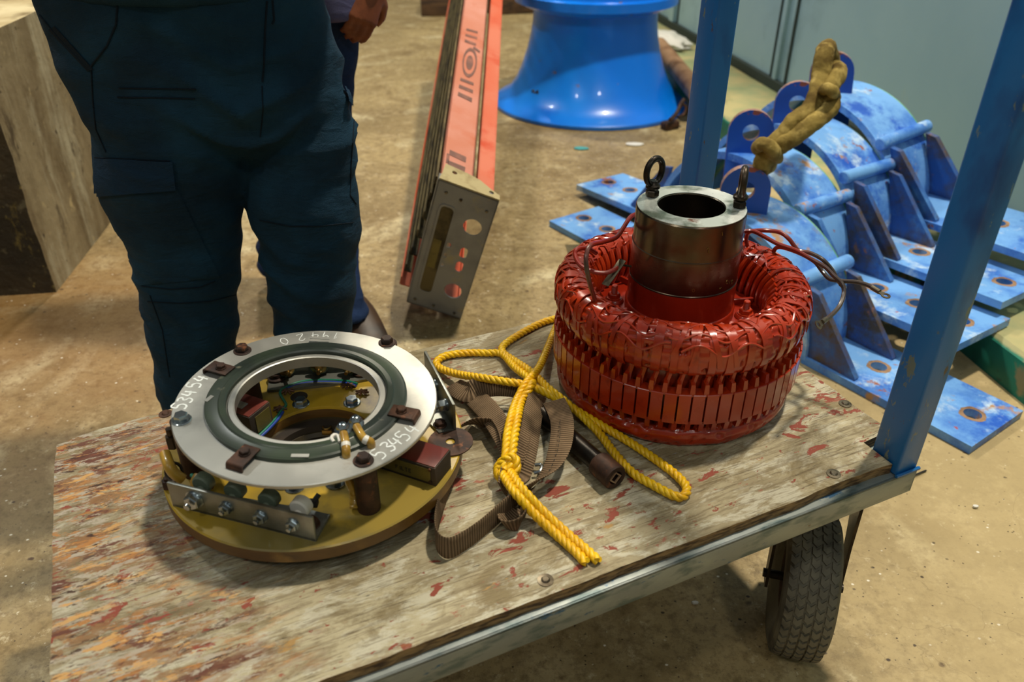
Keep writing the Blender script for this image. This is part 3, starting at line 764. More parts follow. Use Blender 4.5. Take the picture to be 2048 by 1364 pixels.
# end plate with bosses and studs
bm = bm_new()
add_lathe(bm, MS, [(.075, .553), (.118, .553), (.126, .549), (.140, .545), (.155, .545), (.155, .50), (.075, .50)], 96, closed=True)
STA = []
for k in range(6):
    a = math.radians(-14 + 60 * k); STA.append(a)
    p = cylp(.108, a, .553); add_cyl(bm, p, p + V3((0, 0, .006)), .017, .015, 20, bev=.001)
    a2 = a + math.radians(24)
    d = V3((math.cos(a2), math.sin(a2), 0)); add_box(bm, frame(cylp(.107, a2, .553), d, V3((0, 0, 1))), .050, .007, .012, (0, 0, .004), .002)
ep = link('end_plate', bm, M_REDFLAT, arm)
for a in STA:
    bm = bm_new(); p = cylp(.108, a, .559); Mb = Matrix.Translation(p) @ Matrix.Rotation(a, 4, 'Z')
    add_lathe(bm, Mb, [(.0125, -.001), (.0125, .002), (.007, .0025)], 18); add_hex(bm, Mb, .0105, .008, .002)
    pf = [(0, .024), (.0045, .024), (.0055, .0225)]
    z = .0215
    while z > .010: pf += [(.0055, z), (.0048, z - .0007)]; z -= .0014
    pf.append((.0055, .0095)); add_lathe(bm, Mb, pf, 14)
    link('stud', bm, M_RED, ep, angle=30)
# hub sleeve
bm = bm_new()
add_lathe(bm, MS, [(.0893, .552), (.0893, .570), (.0880, .572), (.0868, .573), (.0866, .6195), (.050, .6195), (.050, .552)], 128, closed=True)
link('hub_base', bm, M_REDFLAT, arm)
bm = bm_new()
add_lathe(bm, MS, [(.050, .60), (.0862, .60), (.0862, .6205), (.0866, .6215), (.0858, .6225), (.0858, .6765), (.0864, .6772), (.0864, .6782), (.0852, .679), (.0848, .7345), (.0828, .737), (.0535, .737), (.0515, .735), (.0515, .60)], 160, closed=True)
hub = link('hub_sleeve', bm, M_STEEL, arm, angle=25)
bm = bm_new(); add_lathe(bm, MS, [(.0526, .7366), (.0526, .7374), (.0836, .7374), (.0836, .7366)], 160, closed=True)
link('end_face', bm, M_STEELTOP, hub)
# stamped marks on the sleeve
def cyl_stroke(bm, strokes, r, acen, zc, size, w=.0007):
    for st in strokes:
        pts = []
        for (x, y) in st:
            a = acen + (x - .5) * size / r; pts.append(cylp(r, a, zc + (y - .5) * size))
        add_tube(bm, smooth_path(pts, 5), w, 5)
def ang_at(px, py, r):
    d = ray(px, py); A = d.x ** 2 + d.y ** 2; Bq = 2 * ((CAMP.x - SC.x) * d.x + (CAMP.y - SC.y) * d.y); Cq = (CAMP.x - SC.x) ** 2 + (CAMP.y - SC.y) ** 2 - r * r
    t = (-Bq - math.sqrt(Bq * Bq - 4 * A * Cq)) / (2 * A); p = CAMP + d * t
    return math.atan2(p.y - SC.y, p.x - SC.x), p.z
ZERO = [(.5 + .38 * math.cos(2 * PI * k / 10), .5 + .5 * math.sin(2 * PI * k / 10)) for k in range(11)]
for px, py, sh, sz, rr_, w_ in ((1454, 564, [ZERO], .0062, .0862, .0005), (1459.5, 564, [[(.3, .0), (.55, .9)]], .0062, .0862, .0005), (1464, 564, [ZERO], .0062, .0862, .0005), (1387, 581, [ZERO], .005, .0858, .0004), (1441, 575, [[(0, .6), (.3, .1), (.8, .5)]], .005, .0858, .0004), (1417, 501, [[(.2, .8), (.5, 1), (.5, 0), (.8, 0)]], .008, .0858, .0004), (1445, 467, [[(.3, .9), (.6, 0)]], .007, .0858, .0004)):
    bm = bm_new(); a, z = ang_at(px, py, rr_); cyl_stroke(bm, sh, rr_, a, z, sz, w_); link('stamped_mark', bm, M_BRASS, hub)
# two lifting eye bolts
def eye_bolt(px, py, yaw, k):
    p = on(px, py, .7374); Mb = Matrix.Translation(p) @ Matrix.Rotation(yaw, 4, 'Z')
    bm = bm_new()
    add_hex(bm, Mb, .0108, .0095, .0015)
    add_lathe(bm, Mb, [(0, -.01), (.006, -.01), (.006, .012), (.0095, .0125), (.0115, .0145), (.0115, .0185), (.0085, .021), (.0065, .026), (0, .026)], 20)
    pts = [Mb @ V3((.0175 * math.cos(2 * PI * i / 40), 0, .0405 + .0205 * math.sin(2 * PI * i / 40))) for i in range(40)]
    rows = []
    for i, q in enumerate(pts):
        c = Mb @ V3((0, 0, .0405)); rad = (q - c).normalized(); nn = (Mb.to_3x3() @ V3((0, 1, 0)))
        rows.append([bm.verts.new(q + (rad * math.cos(2 * PI * j / 12) + nn * math.sin(2 * PI * j / 12)) * .0052) for j in range(12)])
    for i in range(40):
        A, B = rows[i], rows[(i + 1) % 40]
        for j in range(12): bm.faces.new((A[j], A[(j + 1) % 12], B[(j + 1) % 12], B[j]))
    return link('eye_bolt', bm, M_DARKSTEEL, arm, angle=30)
eye_bolt(1304, 392, math.radians(38), 0); eye_bolt(1478, 414, math.radians(78), 1)
# leads
def lead(pts, r=.0036, mat=None, lug=None, name='lead_wire'):
    P = smooth_path([atY(*p) for p in pts], 10)
    bm = bm_new(); add_tube(bm, P, r, 10)
    o = link(name, bm, mat or M_REDWIRE, arm)
    if lug:
        d = (P[-1] - P[-4]).normalized(); e = P[-1]; up = V3(lug)
        bm = bm_new(); add_cyl(bm, e - d * .004, e + d * .011, .0042, seg=12)
        x = d; n = (up - d * up.dot(d)).normalized(); Mb = frame(e + d * .010, x, n)
        ring = [( .013 + .0075 * math.cos(t), .0075 * math.sin(t)) for t in [PI * 2 * k / 20 for k in range(20)]]
        outl = [(0, -.003), (.006, -.005)] + [(.013 + .0072 * math.cos(t), .0072 * math.sin(t)) for t in [(-140 + 280 * k / 14) * PI / 180 for k in range(15)]] + [(.006, .005), (0, .003)]
        add_plate(bm, Mb, outl, .0014, [circle2(.013, 0, .0036, 14)], z0=-.0007)
        link('wire_lug', bm, M_LUG, o)
    return o
lead([(1190, 600, 1.05), (1178, 560, 1.03), (1172, 520, 1.03), (1180, 492, 1.05), (1205, 484, 1.09), (1232, 475, 1.13), (1247, 455, 1.17), (1262, 433, 1.21), (1279, 427, 1.24)])
lead([(1192, 506, 1.17), (1175, 497, 1.14), (1155, 499, 1.12), (1150, 510, 1.11), (1160, 530, 1.09), (1185, 543, 1.08), (1210, 546, 1.08), (1228, 540, 1.09), (1236, 535, 1.10)], lug=None)
bm = bm_new()      # folded lug resting in the mouth
add_box(bm, frame(atY(1228, 545, 1.09), atY(1250, 530, 1.12) - atY(1206, 560, 1.07), V3((-.3, -.5, 1))), .052, .012, .002, (0, 0, 0), .0006)
add_tube(bm, [atY(1236, 535, 1.10), atY(1244, 530, 1.105), atY(1262, 533, 1.12)], .0018, 8)
add_tube(bm, [atY(1240, 521, 1.10), atY(1241, 533, 1.10), atY(1236, 541, 1.10)], .0014, 6)
link('wire_lug', bm, M_LUG, arm)
lead([(1500, 508, 1.27), (1494, 490, 1.27), (1493, 474, 1.27), (1502, 463, 1.26), (1530, 461, 1.25), (1560, 465, 1.25), (1578, 478, 1.24), (1596, 500, 1.23), (1620, 506, 1.22), (1645, 519, 1.20), (1664, 540, 1.19), (1675, 560, 1.18), (1688, 574, 1.16), (1686, 572, 1.15)], lug=(0, -.6, .8))
lead([(1478, 470, 1.22), (1490, 463, 1.22), (1508, 463, 1.21), (1530, 474, 1.20), (1556, 488, 1.19), (1590, 500, 1.18), (1622, 518, 1.16), (1650, 534, 1.15), (1668, 552, 1.14), (1683, 566, 1.13), (1688, 585, 1.12), (1680, 610, 1.10), (1665, 628, 1.08), (1650, 640, 1.06)], lug=(-.2, -.8, .5))
lead([(1552, 528, 1.24), (1547, 510, 1.24), (1550, 498, 1.24), (1560, 494, 1.23), (1580, 499, 1.22), (1605, 509, 1.20), (1630, 524, 1.18), (1645, 543, 1.17), (1660, 558, 1.16), (1685, 562, 1.15), (1712, 564, 1.14), (1735, 570, 1.13), (1748, 577, 1.12)], lug=(.2, -.4, .9))

# ================================================================== EXCITER BRUSH / DIODE DISC
DC = V3((-.286, .921, 0)); MD = Matrix.Translation(DC)
ZD = .465
disc = thing('diode_ring_assembly', 'round machine part with a silver ring bolted above a yellow disc, on the cart', 'machine part', DC + V3((0, 0, HB)))
bm = bm_new()
add_lathe(bm, MD, [(.086, ZD - .004), (.088, ZD), (.2115, ZD), (.2135, ZD - .002), (.2135, ZD - .020), (.150, ZD - .020), (.086, ZD - .020)], 160, closed=True)
for f in bm.faces:
    c = f.calc_center_median(); r = (c - DC); rr = math.hypot(r.x, r.y)
    if rr > .2125 or c.z < ZD - .01: f.material_index = 1
base = link('base_disc', bm, [M_YELLOW, M_BROWNEDGE], disc)
bm = bm_new(); add_lathe(bm, MD, [(.064, ZD - .032), (.078, ZD - .030), (.082, ZD - .020), (.0895, ZD - .019), (.092, ZD - .019), (.092, HB + .012), (.060, HB + .012)], 96, closed=True)
link('inner_step', bm, M_OLIVE, disc)
bm = bm_new(); add_lathe(bm, MD, [(.066, HB + .0004), (.168, HB + .0004), (.172, HB + .004), (.172, HB + .030), (.066, HB + .030)], 96, closed=True)
link('under_hub', bm, M_DARKHUB, disc)
# small crown clip deep in the bore
bm = bm_new(); p = on(655, 862, HB + .018)
add_box(bm, frame(p, (1, 0, 0), (0, 0, 1)), .016, .010, .010, (0, 0, 0), .001)
add_tube(bm, [p + V3((.0065 * math.cos(t), .0065 * math.sin(t), .009)) for t in [2 * PI * k / 16 for k in range(17)]], .0015, 6)
link('bore_clip', bm, M_BRASS, disc)
# silver ring (slightly tilted, left side a touch higher)
RCN = V3((-.2835, .9055, .5545)); RN = V3((.045, -.006, 1)).normalized()
MR = frame(RCN, (1, 0, 0), RN)
bm = bm_new(); add_lathe(bm, MR, [(.0985, -.004), (.0985, .0015), (.1775, .0015), (.1785, .0005), (.1785, -.0035), (.1775, -.0045), (.0985, -.0045)], 180, closed=True)
ring = link('silver_ring', bm, M_ALU, disc, angle=25)
bm = bm_new(); add_lathe(bm, MR, [(.1085, .0015), (.1085, .0085), (.1105, .0105), (.1170, .0105), (.1185, .0090), (.1195, .0085), (.1335, .0080), (.1362, .0065), (.1368, .0015)], 180, closed=True)
link('insulating_ring', bm, M_GREEN, disc, angle=25)
bm = bm_new(); add_lathe(bm, MR, [(.0975, -.012), (.0975, .0040), (.0995, .0048), (.1060, .0042), (.1075, .0020), (.1075, -.012)], 160, closed=True)
link('inner_lip', bm, M_ALU, disc, angle=25)
def onR(px, py, h=0.0):
    """point on the ring's plane raised by h"""
    d = ray(px, py); c = RCN + RN * h; t = (c - CAMP).dot(RN) / d.dot(RN); return CAMP + d * t
def bolt(px, py, parent, mat, h=.0015, r=.0088, wr=.0125, hh=.0065, yaw=.4, base_n=None, p=None, name='bolt'):
    n = base_n or RN; p = p or onR(px, py, h); Mb = frame(p, (math.cos(yaw), math.sin(yaw), 0), n); bm = bm_new()
    add_lathe(bm, Mb, [(0, 0), (wr, 0), (wr, .0012), (wr * .93, .002), (0, .002)], 28)
    add_hex(bm, Mb, r, hh, .0018)
    return link(name, bm, mat, parent, angle=30)
for px, py, mt in ((485, 702, M_RUST), (774, 686, M_RUST), (363, 840, M_ZINC), (727, 922, M_RUST)):
    bolt(px, py, disc, mt, r=.0092, wr=.0132, hh=.0085, yaw=random.random())
# spacers below each ring bolt
for px, py in ((485, 702), (774, 686), (363, 840), (727, 922)):
    p = onR(px, py, -.0045); bm = bm_new(); add_cyl(bm, p, V3((p.x, p.y, ZD)), .0155, seg=32)
    link('spacer_post', bm, M_RUST, disc)
# clamps: folded strips bolted on the ring's edge
def clamp(px, py, ang):
    c = onR(px, py, .0085); d = V3((math.cos(ang), math.sin(ang), 0)); Mb = frame(c, d, RN)
    bm = bm_new(); W = .024
    add_box(bm, Mb, .034, W, .0024, (-.001, 0, .0012), .0006)
    pts = [Mb @ V3(q) for q in ((.0145, 0, .0012), (.0185, 0, .0006), (.0200, 0, -.0030), (.0200, 0, -.0085))]
    add_ribbon(bm, smooth_path(pts, 6), W, .0024, side=[Mb.to_3x3() @ V3((0, 1, 0))] * 19)
    o = link('ring_clamp', bm, M_RUST, disc, angle=40)
    bolt(0, 0, o, M_RUST, r=.0068, wr=.0074, hh=.0048, p=Mb @ V3((-.002, 0, .0024)), yaw=ang + .3)
def rad(px, py):
    p = onR(px, py, .008) - RCN; return math.atan2(p.y, p.x)
clamp(440, 738, rad(440, 738)); clamp(488, 912, rad(488, 912)); clamp(806, 826, rad(806, 826))
# chalked numbers on the ring: strokes laid on the metal
DIG = {'5': [[(.85, 1), (.2, 1), (.15, .58), (.55, .62), (.85, .38), (.7, .05), (.15, 0)]],
       '3': [[(.15, .95), (.6, 1), (.8, .78), (.42, .54), (.85, .3), (.6, 0), (.1, .06)]],
       '4': [[(.3, 1), (.12, .42), (.85, .45)], [(.72, .85), (.62, 0)]],
       '1': [[(.35, .7), (.6, 1), (.5, 0)]],
       '9': [[(.8, .75), (.5, 1), (.2, .75), (.5, .55), (.8, .78), (.7, 0)]],
       '2': [[(.15, .8), (.5, 1), (.8, .75), (.15, 0), (.9, .05)]],
       '0': [[(.5, 1), (.15, .6), (.3, .05), (.7, 0), (.88, .5), (.5, 1)]]}
def chalk(text, pts, size, w, flip=False):
    """pts: pixel positions of each glyph's foot line centre, written along the ring"""
    bm = bm_new(); P = [onR(x, y, .0017) for x, y in pts]
    for i, ch in enumerate(text):
        a = P[max(i - 1, 0)]; b = P[min(i + 1, len(P) - 1)]; x = (b - a).normalized(); y = RN.cross(x)
        for st in DIG[ch]:
            q = [P[i] + x * (u - .5) * size * .72 + y * (v - .5) * size for u, v in st]
            q = even(smooth_path(q, 6), .0012)
            ww = [w * (.8 + .5 * noise.noise(k * 300)) for k in q]
            add_ribbon(bm, q, ww, .0002, side=[RN.cross((q[min(k + 1, len(q) - 1)] - q[max(k - 1, 0)]).normalized()) for k in range(len(q))])
    return link('chalk_number', bm, M_WHITE, ring, smooth=False)
chalk('53454', [(757, 908), (776, 893), (790, 883), (806, 872), (824, 858)], .0205, .0028)
chalk('53454', [(359, 812), (370, 800), (378, 786), (388, 770), (402, 757)], .0195, .0034)
chalk('19420', [(672, 671), (652, 670), (629, 671), (602, 675), (569, 683)], .0190, .0014)
chalk('1', [(366, 754)], .014, .0022)
# the two yellow-sleeved leads on the ring, with hex studs
for (a, b, c) in (((687, 867), (691, 885), (693, 912)), ((713, 853), (727, 876), (742, 893))):
    P0, P1, P2 = onR(*a, .014), onR(*b, .013), onR(*c, .001)
    bm = bm_new(); Q = smooth_path([P0, P1, P2 + RN * .007, P2 - RN * .006], 8); add_tube(bm, Q, .0056, 14)
    o = link('sleeved_lead', bm, M_YSLEEVE, disc)
    bm = bm_new(); i = 9; add_tube(bm, [Q[i], Q[i + 1], Q[i + 2], Q[i + 3]], .0061, 14); link('white_band', bm, M_NYLON, o)
    bm = bm_new(); Mb = frame(onR(a[0] - 1, a[1] - 4, .0095), (1, .3, 0), RN)
    add_lathe(bm, Mb, [(.011, 0), (.011, .002), (.006, .002)], 20); add_hex(bm, Mb, .0085, .0085, .002); add_lathe(bm, Mb, [(.0042, .0100), (.0042, .0135), (.0030, .0140), (.0026, .011), (0, .011)], 12)
    link('terminal_nut', bm, M_ZINC, o, angle=30)
bm = bm_new()
q = smooth_path([onR(668, 884, .010), onR(663, 876, .011), onR(668, 870, .011), onR(676, 872, .0105), onR(680, 884, .010)], 8); add_tube(bm, q, .0024, 8)
link('white_tie', bm, M_NYLON, disc)
# embossed worn mark and tape tabs on green ring
for (px, py, l, an) in ((418, 797, .014, 1.2), (640, 676, .030, 0), (600, 911, .022, .05)):
    c = onR(px, py, .0088); Mb = frame(c, (math.cos(an), math.sin(an), 0), RN); bm = bm_new(); add_box(bm, Mb, l, .006, .0006, (0, 0, 0)); link('tape_tab', bm, M_ALU, disc)
# zinc bolts on the yellow disc
for px, py in ((602, 808), (704, 806), (671, 967), (590, 975), (568, 968)):
    bolt(0, 0, disc, M_ZINC, r=.0098, wr=.0135, hh=.0085, base_n=V3((0, 0, 1)), p=on(px, py, ZD), yaw=random.random())
bm = bm_new(); p = on(598, 793, ZD + .0006); add_lathe(bm, Matrix.Translation(p), [(0, 0), (.0135, 0), (.0135, -.001), (0, -.001)], 24); link('bolt_hole', bm, M_DARKHUB, disc)
# angle brackets with insulated studs
def angle_bracket(pa, pb, pc, h, holes, nuts=True, wide=.045):
    """pa->pb foot of the upright face (outer side), pc gives inward side"""
    d = (pb - pa); L = d.length; d.normalize(); inn = V3((0, 0, 1)).cross(d)
    if inn.dot(pc - pa) < 0: inn = -inn
    Mb = Matrix((d, inn, V3((0, 0, 1)))).transposed().to_4x4(); Mb.translation = pa
    bm = bm_new(); t = .0045
    add_box(bm, Mb, L, t, h, (L / 2, t / 2, h / 2), .0008); 
    add_plate(bm, Mb, [(0, 0), (L, 0), (L - .004, wide), (L * .80, wide), (.25 * L, wide * .8), (0, wide * .6)], t)
    br = link('angle_bracket', bm, M_ALU2, disc, angle=30)
    return br, Mb, L
def stud_set(br, Mb, x, z, r, ins, out_only=False):
    o_ = Mb @ V3((x, 0, z)); n = -(Mb.to_3x3() @ V3((0, 1, 0)))
    bm = bm_new(); Mn = frame(o_, V3((0, 0, 1)), n)
    add_lathe(bm, Mn, [(0, 0), (r * 1.35, 0), (r * 1.35, .0015), (0, .0015)], 22); add_lathe(bm, Mn, [(0, .0015), (r * 1.2, .0015), (r * 1.2, .003), (0, .003)], 22)
    add_hex(bm, Mn, r * 1.12, r * .75, .003); add_lathe(bm, Mn, [(0, r * 1.5), (r * .5, r * 1.5), (r * .45, r * 1.5 + .003), (0, r * 1.5 + .004)], 14)
    nt = link('bracket_nut', bm, M_ZINC, br, angle=30)
    if not out_only:
        zz_ = V3((0, 0, .010)); bm = bm_new(); add_cyl(bm, o_ - n * .014 + zz_, o_ - n * .030 + zz_, .0135, seg=26, bev=.002); add_cyl(bm, o_ - n * .004, o_ - n * .02 + zz_ * .6, .006, seg=12); link('insulator', bm, ins, br)
pa, pb = on(346, 1012, ZD), on(632, 1084, ZD)
br, Mb, L = angle_bracket(pa, pb, DC, .041, [])
for (x, z, r, ins) in ((.040, .024, .0100, M_GREENPLAS), (.088, .024, .0074, M_GREENPLAS), (.138, .023, .0074, M_GREENPLAS), (.184, .023, .0070, M_NYLON)):
    stud_set(br, Mb, x, z, r, ins)
bolt(0, 0, br, M_RUST, r=.0098, wr=.0118, hh=.008, base_n=V3((0, 0, 1)), p=Mb @ V3((L - .018, .021, .0045)))
# black pin standing behind the white insulator
bm = bm_new(); p = Mb @ V3((.184, .038, .012)); add_cyl(bm, p - V3((.004, .004, .0)), p + V3((.010, .016, .012)), .0036, seg=10); add_box(bm, frame(p + V3((.004, .006, .006)), (1, 0, 0), (0, 0, 1)), .013, .012, .008, (0, 0, 0), .002)
link('terminal_pin', bm, M_BLACK, br)
# right bracket
pa, pb = on(908, 846, ZD), on(842, 716, ZD)
br2, Mb2, L2 = angle_bracket(on(913, 862, ZD), on(856, 752, ZD), DC, .050, [])
for x in (.030, .085):
    o_ = Mb2 @ V3((x, .0045, .030)); n = (Mb2.to_3x3() @ V3((0, 1, 0))); bm = bm_new(); Mn = frame(o_, V3((0, 0, 1)), n)
    add_lathe(bm, Mn, [(0, 0), (.010, 0), (.010, .003), (0, .003)], 20); add_hex(bm, Mn, .0095, .012, .003); add_cyl(bm, o_, o_ + n * .022, .0045, seg=12); link('bracket_nut', bm, M_ZINC, br2, angle=30)
bolt(0, 0, br2, M_RUST, r=.0085, wr=.0105, hh=.006, base_n=V3((0, 0, 1)), p=on(880, 850, ZD + .0046))
# rear bracket seen through the ring, with studs and pale tabs
br3, Mb3, L3 = angle_bracket(on(760, 738, ZD), on(540, 750, ZD), DC, .046, [], wide=.05)
for px, py in ((575, 742), (637, 738), (697, 738)):
    p = on(px, py, ZD + .022); bm = bm_new(); n = (DC - p); n.z = 0; n.normalize(); Mn = frame(p - n * .012, V3((0, 0, 1)), n)
    add_lathe(bm, Mn, [(0, 0), (.013, 0), (.013, .006), (.007, .008), (.006, .014), (.003, .016), (.003, .026), (0, .027)], 16); link('terminal_stud', bm, M_BRASS, br3, angle=30)
    bm = bm_new(); add_cyl(bm, p - n * .014, p - n * .008, .016, seg=20); link('insulator', bm, M_GREENPLAS, br3)
for px, py in ((553, 757), (722, 746)):
    p = on(px, py, ZD + .005); bm = bm_new(); add_lathe(bm, Matrix.Translation(p), [(0, .0), (.014, 0), (.014, .003), (.009, .004), (.0085, .010), (0, .010)], 20); link('bolt', bm, M_RUST, br3, angle=30)
# filter box (right) and small relay box (inside, left)
def boxy(name, p0, p1, p2, h, mat, top, par):
    a = p1 - p0; b = p2 - p0; bm = bm_new()
    M_ = Matrix((a.normalized(), b.normalized(), V3((0, 0, 1)))).transposed().to_4x4(); M_.translation = p0
    add_box(bm, M_, a.length, b.length, h, (a.length / 2, b.length / 2, h / 2), .0015); o = link(name, bm, mat, par)
    bm = bm_new(); add_box(bm, M_, a.length - .003, b.length - .003, .002, (a.length / 2, b.length / 2, h + .0005), .0006); link('box_lid', bm, top, o)
    return o, M_, a.length, b.length
q0 = on(872, 974, ZD); q1 = on(762, 938, ZD); ddd = (q1 - q0).normalized(); q2 = q0 + V3((0, 0, 1)).cross(ddd) * (-.045)
if (q2 - q0).dot(V3((0, 1, 0))) < 0: q2 = q0 - (q2 - q0)
fb, Mf_, fa, fb_ = boxy('filter_box', q0, q0 + ddd * .125, q2, .032, M_DARKHUB, M_DARKRED, disc)
bm = bm_new(); add_box(bm, Mf_, .105, .0008, .023, (.060, -.0006, .017)); lb = link('data_label', bm, M_LABEL, fb)
FT = {'F': [[(0, 0), (0, 1), (.8, 1)], [(0, .55), (.6, .55)]], 'I': [[(.3, 0), (.3, 1)]], 'L': [[(0, 1), (0, 0), (.7, 0)]], 'T': [[(.4, 0), (.4, 1)], [(0, 1), (.8, 1)]], 'E': [[(.7, 0), (0, 0), (0, 1), (.7, 1)], [(0, .5), (.6, .5)]]}
bm = bm_new(); xs = .062
for chh in 'FILTE':
    for st in FT[chh]:
        # the face is read from outside: x runs towards decreasing local x
        pts = [Mf_ @ V3((xs - u * .0042, -.0013, .0125 + v * .0062)) for u, v in st]
        add_tube(bm, pts, .00055, 5)
    xs -= (.0036 if chh == 'I' else .0058)
link('printed_word', bm, M_INK, fb)
for (x, z) in ((.008, .028), (.008, .007)):
    bm = bm_new(); add_cyl(bm, Mf_ @ V3((x, 0, z)), Mf_ @ V3((x, -.002, z)), .0024, seg=10); link('rivet', bm, M_RUST, fb)
r0 = on(492, 868, ZD); r1 = on(545, 840, ZD)
bx, Mx_, _, _ = boxy('relay_box', on(507, 880, ZD), on(548, 846, ZD), on(507, 880, ZD) + V3((0, 0, 1)).cross((on(548, 846, ZD) - on(507, 880, ZD)).normalized()) * .055, .040, M_DARKHUB, M_DARKRED, disc)
bm = bm_new(); add_box(bm, Mx_, .030, .0008, .028, (.026, -.0006, .020)); link('data_label', bm, M_LABEL, bx)
bm = bm_new(); add_box(bm, Mx_, .014, .014, .0015, (.018, .030, .0422), .0004); link('lid_tag', bm, M_ALU, bx)
# wires on the yellow disc
def surf_wire(pts, r, mat, z=ZD + .004, name='wire'):
    bm = bm_new(); add_tube(bm, smooth_path([on(x, y, z) for x, y in pts], 8), r, 8); return link(name, bm, mat, disc)
surf_wire([(517, 872), (535, 855), (552, 836), (562, 822), (572, 810), (566, 798), (560, 786), (568, 776), (600, 764), (640, 760), (690, 762), (715, 768)], .0022, M_GREENWIRE)
surf_wire([(522, 873), (540, 856), (556, 838), (566, 824)], .0022, M_BLUEWIRE, ZD + .003)
surf_wire([(572, 778), (602, 768), (640, 764), (690, 766), (712, 772)], .0022, M_BLUEWIRE, ZD + .003)
for px, py in ((575, 783), (560, 818), (697, 772), (724, 785)):
    p = on(px, py, ZD + .003); bm = bm_new()
    for k in range(7):
        a = k * .9; add_tube(bm, [p + V3((math.cos(a) * .011, math.sin(a) * .009, 0)), p + V3((0, 0, .004)), p - V3((math.cos(a + .5) * .011, math.sin(a + .5) * .009, 0))], .0016, 5)
    link('wire_lacing', bm, M_COPPERTAPE, disc)
# sleeved cable by the post and one at the left with P-clip
surf = smooth_path([onR(690, 925, -.01), on(695, 952, ZD + .05), on(708, 985, ZD + .02), on(709, 1017, ZD + .004)], 8)
bm = bm_new(); add_tube(bm, surf, lambda t: .0062 + .0006 * math.sin(t * 60), 12); link('sleeved_cable', bm, M_YSLEEVE, disc)
for pts in ([(330, 908, .052), (338, 930, .050), (348, 946, .040), (365, 958, .028)], [(398, 952, .030), (392, 968, .026), (404, 985, .02)], ):
    bm = bm_new(); add_tube(bm, smooth_path([on(x, y, ZD + z) for x, y, z in pts], 8), .0075, 12); cb = link('sleeved_cable', bm, M_YSLEEVE, disc)
bm = bm_new(); c = on(348, 944, ZD + .036)
add_tube(bm, [c + V3((.011 * math.cos(t), .006 * math.sin(t), .011 * math.sin(t))) for t in [2 * PI * k / 20 for k in range(21)]], .0022, 6); link('cable_clip', bm, M_DARKSTEEL, disc)
for pts, mt in (([(383, 950), (400, 965), (418, 972)], M_GREENWIRE), ([(405, 955), (412, 965), (424, 975)], M_DARKRED)):
    bm = bm_new(); add_tube(bm, smooth_path([on(x, y, ZD + .028) for x, y in pts], 6), .0028, 8); link('wire', bm, mt, disc)
for px, py, h in ((347, 893, .045), (338, 973, .010)):
    p = on(px, py, ZD + .001 if h < .02 else ZD + .02); bm = bm_new(); add_hex(bm, Matrix.Translation(p), .0085, .012 if h < .02 else .02); add_cyl(bm, p, p + V3((0, 0, .016 if h < .02 else .032)), .0045, seg=12); link('nut', bm, M_RUST if h < .02 else M_DARKSTEEL, disc, angle=30)
# thin rusted washer plate under the filter box
p = on(901, 884, ZD + .0006); bm = bm_new(); add_lathe(bm, Matrix.Translation(p), [(.007, 0), (.033, 0), (.033, .0018), (.007, .0018)], 40, closed=True); link('washer_disc', bm, M_RUST, disc)

# ================================================================== ROPE, STRAP, BAR
RZ = HB + .0075
def rp(px, py, dz=0.0): return on(px, py, RZ + dz)
RR = .0069
bm = bm_new()
# strand 1: from the knot up, round behind the armature, back and out to the loop at the right
up1 = [rp(1008, 942, .022), rp(1012, 905, .032), rp(1015, 868, .040), rp(1024, 828, .042), rp(1037, 793, .034), rp(1054, 764, .040), rp(1078, 735, .026), rp(1098, 690, .006), rp(1112, 655), rp(1124, 637), rp(1108, 638), rp(1078, 648), rp(1040, 668), rp(1008, 690), rp(1006, 705, .003), rp(1030, 722, .010), rp(1064, 745, .022),
       rp(1095, 775, .030), rp(1130, 803, .02), rp(1165, 833, .008), rp(1200, 868), rp(1228, 905), rp(1265, 945), rp(1310, 972), rp(1352, 993), rp(1370, 990), rp(1372, 972), rp(1350, 948), rp(1310, 918), rp(1262, 886), rp(1210, 855, .002), rp(1160, 825, .008), rp(1110, 795, .022), rp(1060, 772, .036),
       rp(1010, 763, .042), rp(960, 755, .036), rp(915, 748, .014), rp(882, 737, .003), rp(873, 725), rp(890, 712), rp(930, 706), rp(975, 706), rp(1004, 708, .002), rp(1030, 735, .012), rp(1062, 760, .024), rp(1062, 772, .044), rp(1044, 800, .034), rp(1035, 838, .044), rp(1028, 880, .040), rp(1024, 915, .032), rp(1018, 942, .022)]
add_rope(bm, smooth_path(up1, 10), RR, .030)
for dx, q in ((0, 0), (1, 1)):
    tail = [rp(1003 + 14 * dx, 945 - 6 * dx, .018), rp(1030 + 14 * dx, 985 - 8 * dx, .034), rp(1068 + 14 * dx, 1027 - 8 * dx, .014), rp(1112 + 14 * dx, 1068 - 8 * dx), rp(1150 + 16 * dx, 1102 - 8 * dx), rp(1172 + 24 * dx, 1125 - 4 * dx)]
    add_rope(bm, smooth_path(tail, 10), RR, .030)
rope = link('twisted_rope', bm, M_ROPE, angle=60)
tag(rope, 'bright yellow twisted rope looped and knotted on the cart deck', 'rope')
bm = bm_new(); kc = rp(1014, 938, .020)
for a, s in ((0, 0), (.9, .5)):
    pts = []
    for k in range(26):
        t = 2 * PI * k / 25
        q = V3((.0140 * math.cos(t), .0130 * math.sin(t) * math.cos(a), .0130 * math.sin(t + s) + .003 * math.sin(2 * t)))
        pts.append(kc + Matrix.Rotation(-.5 + s * 1.3, 3, 'Z') @ q)
    add_rope(bm, pts, RR, .030, step=.003)
kn = link('knot', bm, M_ROPE, rope, angle=60)
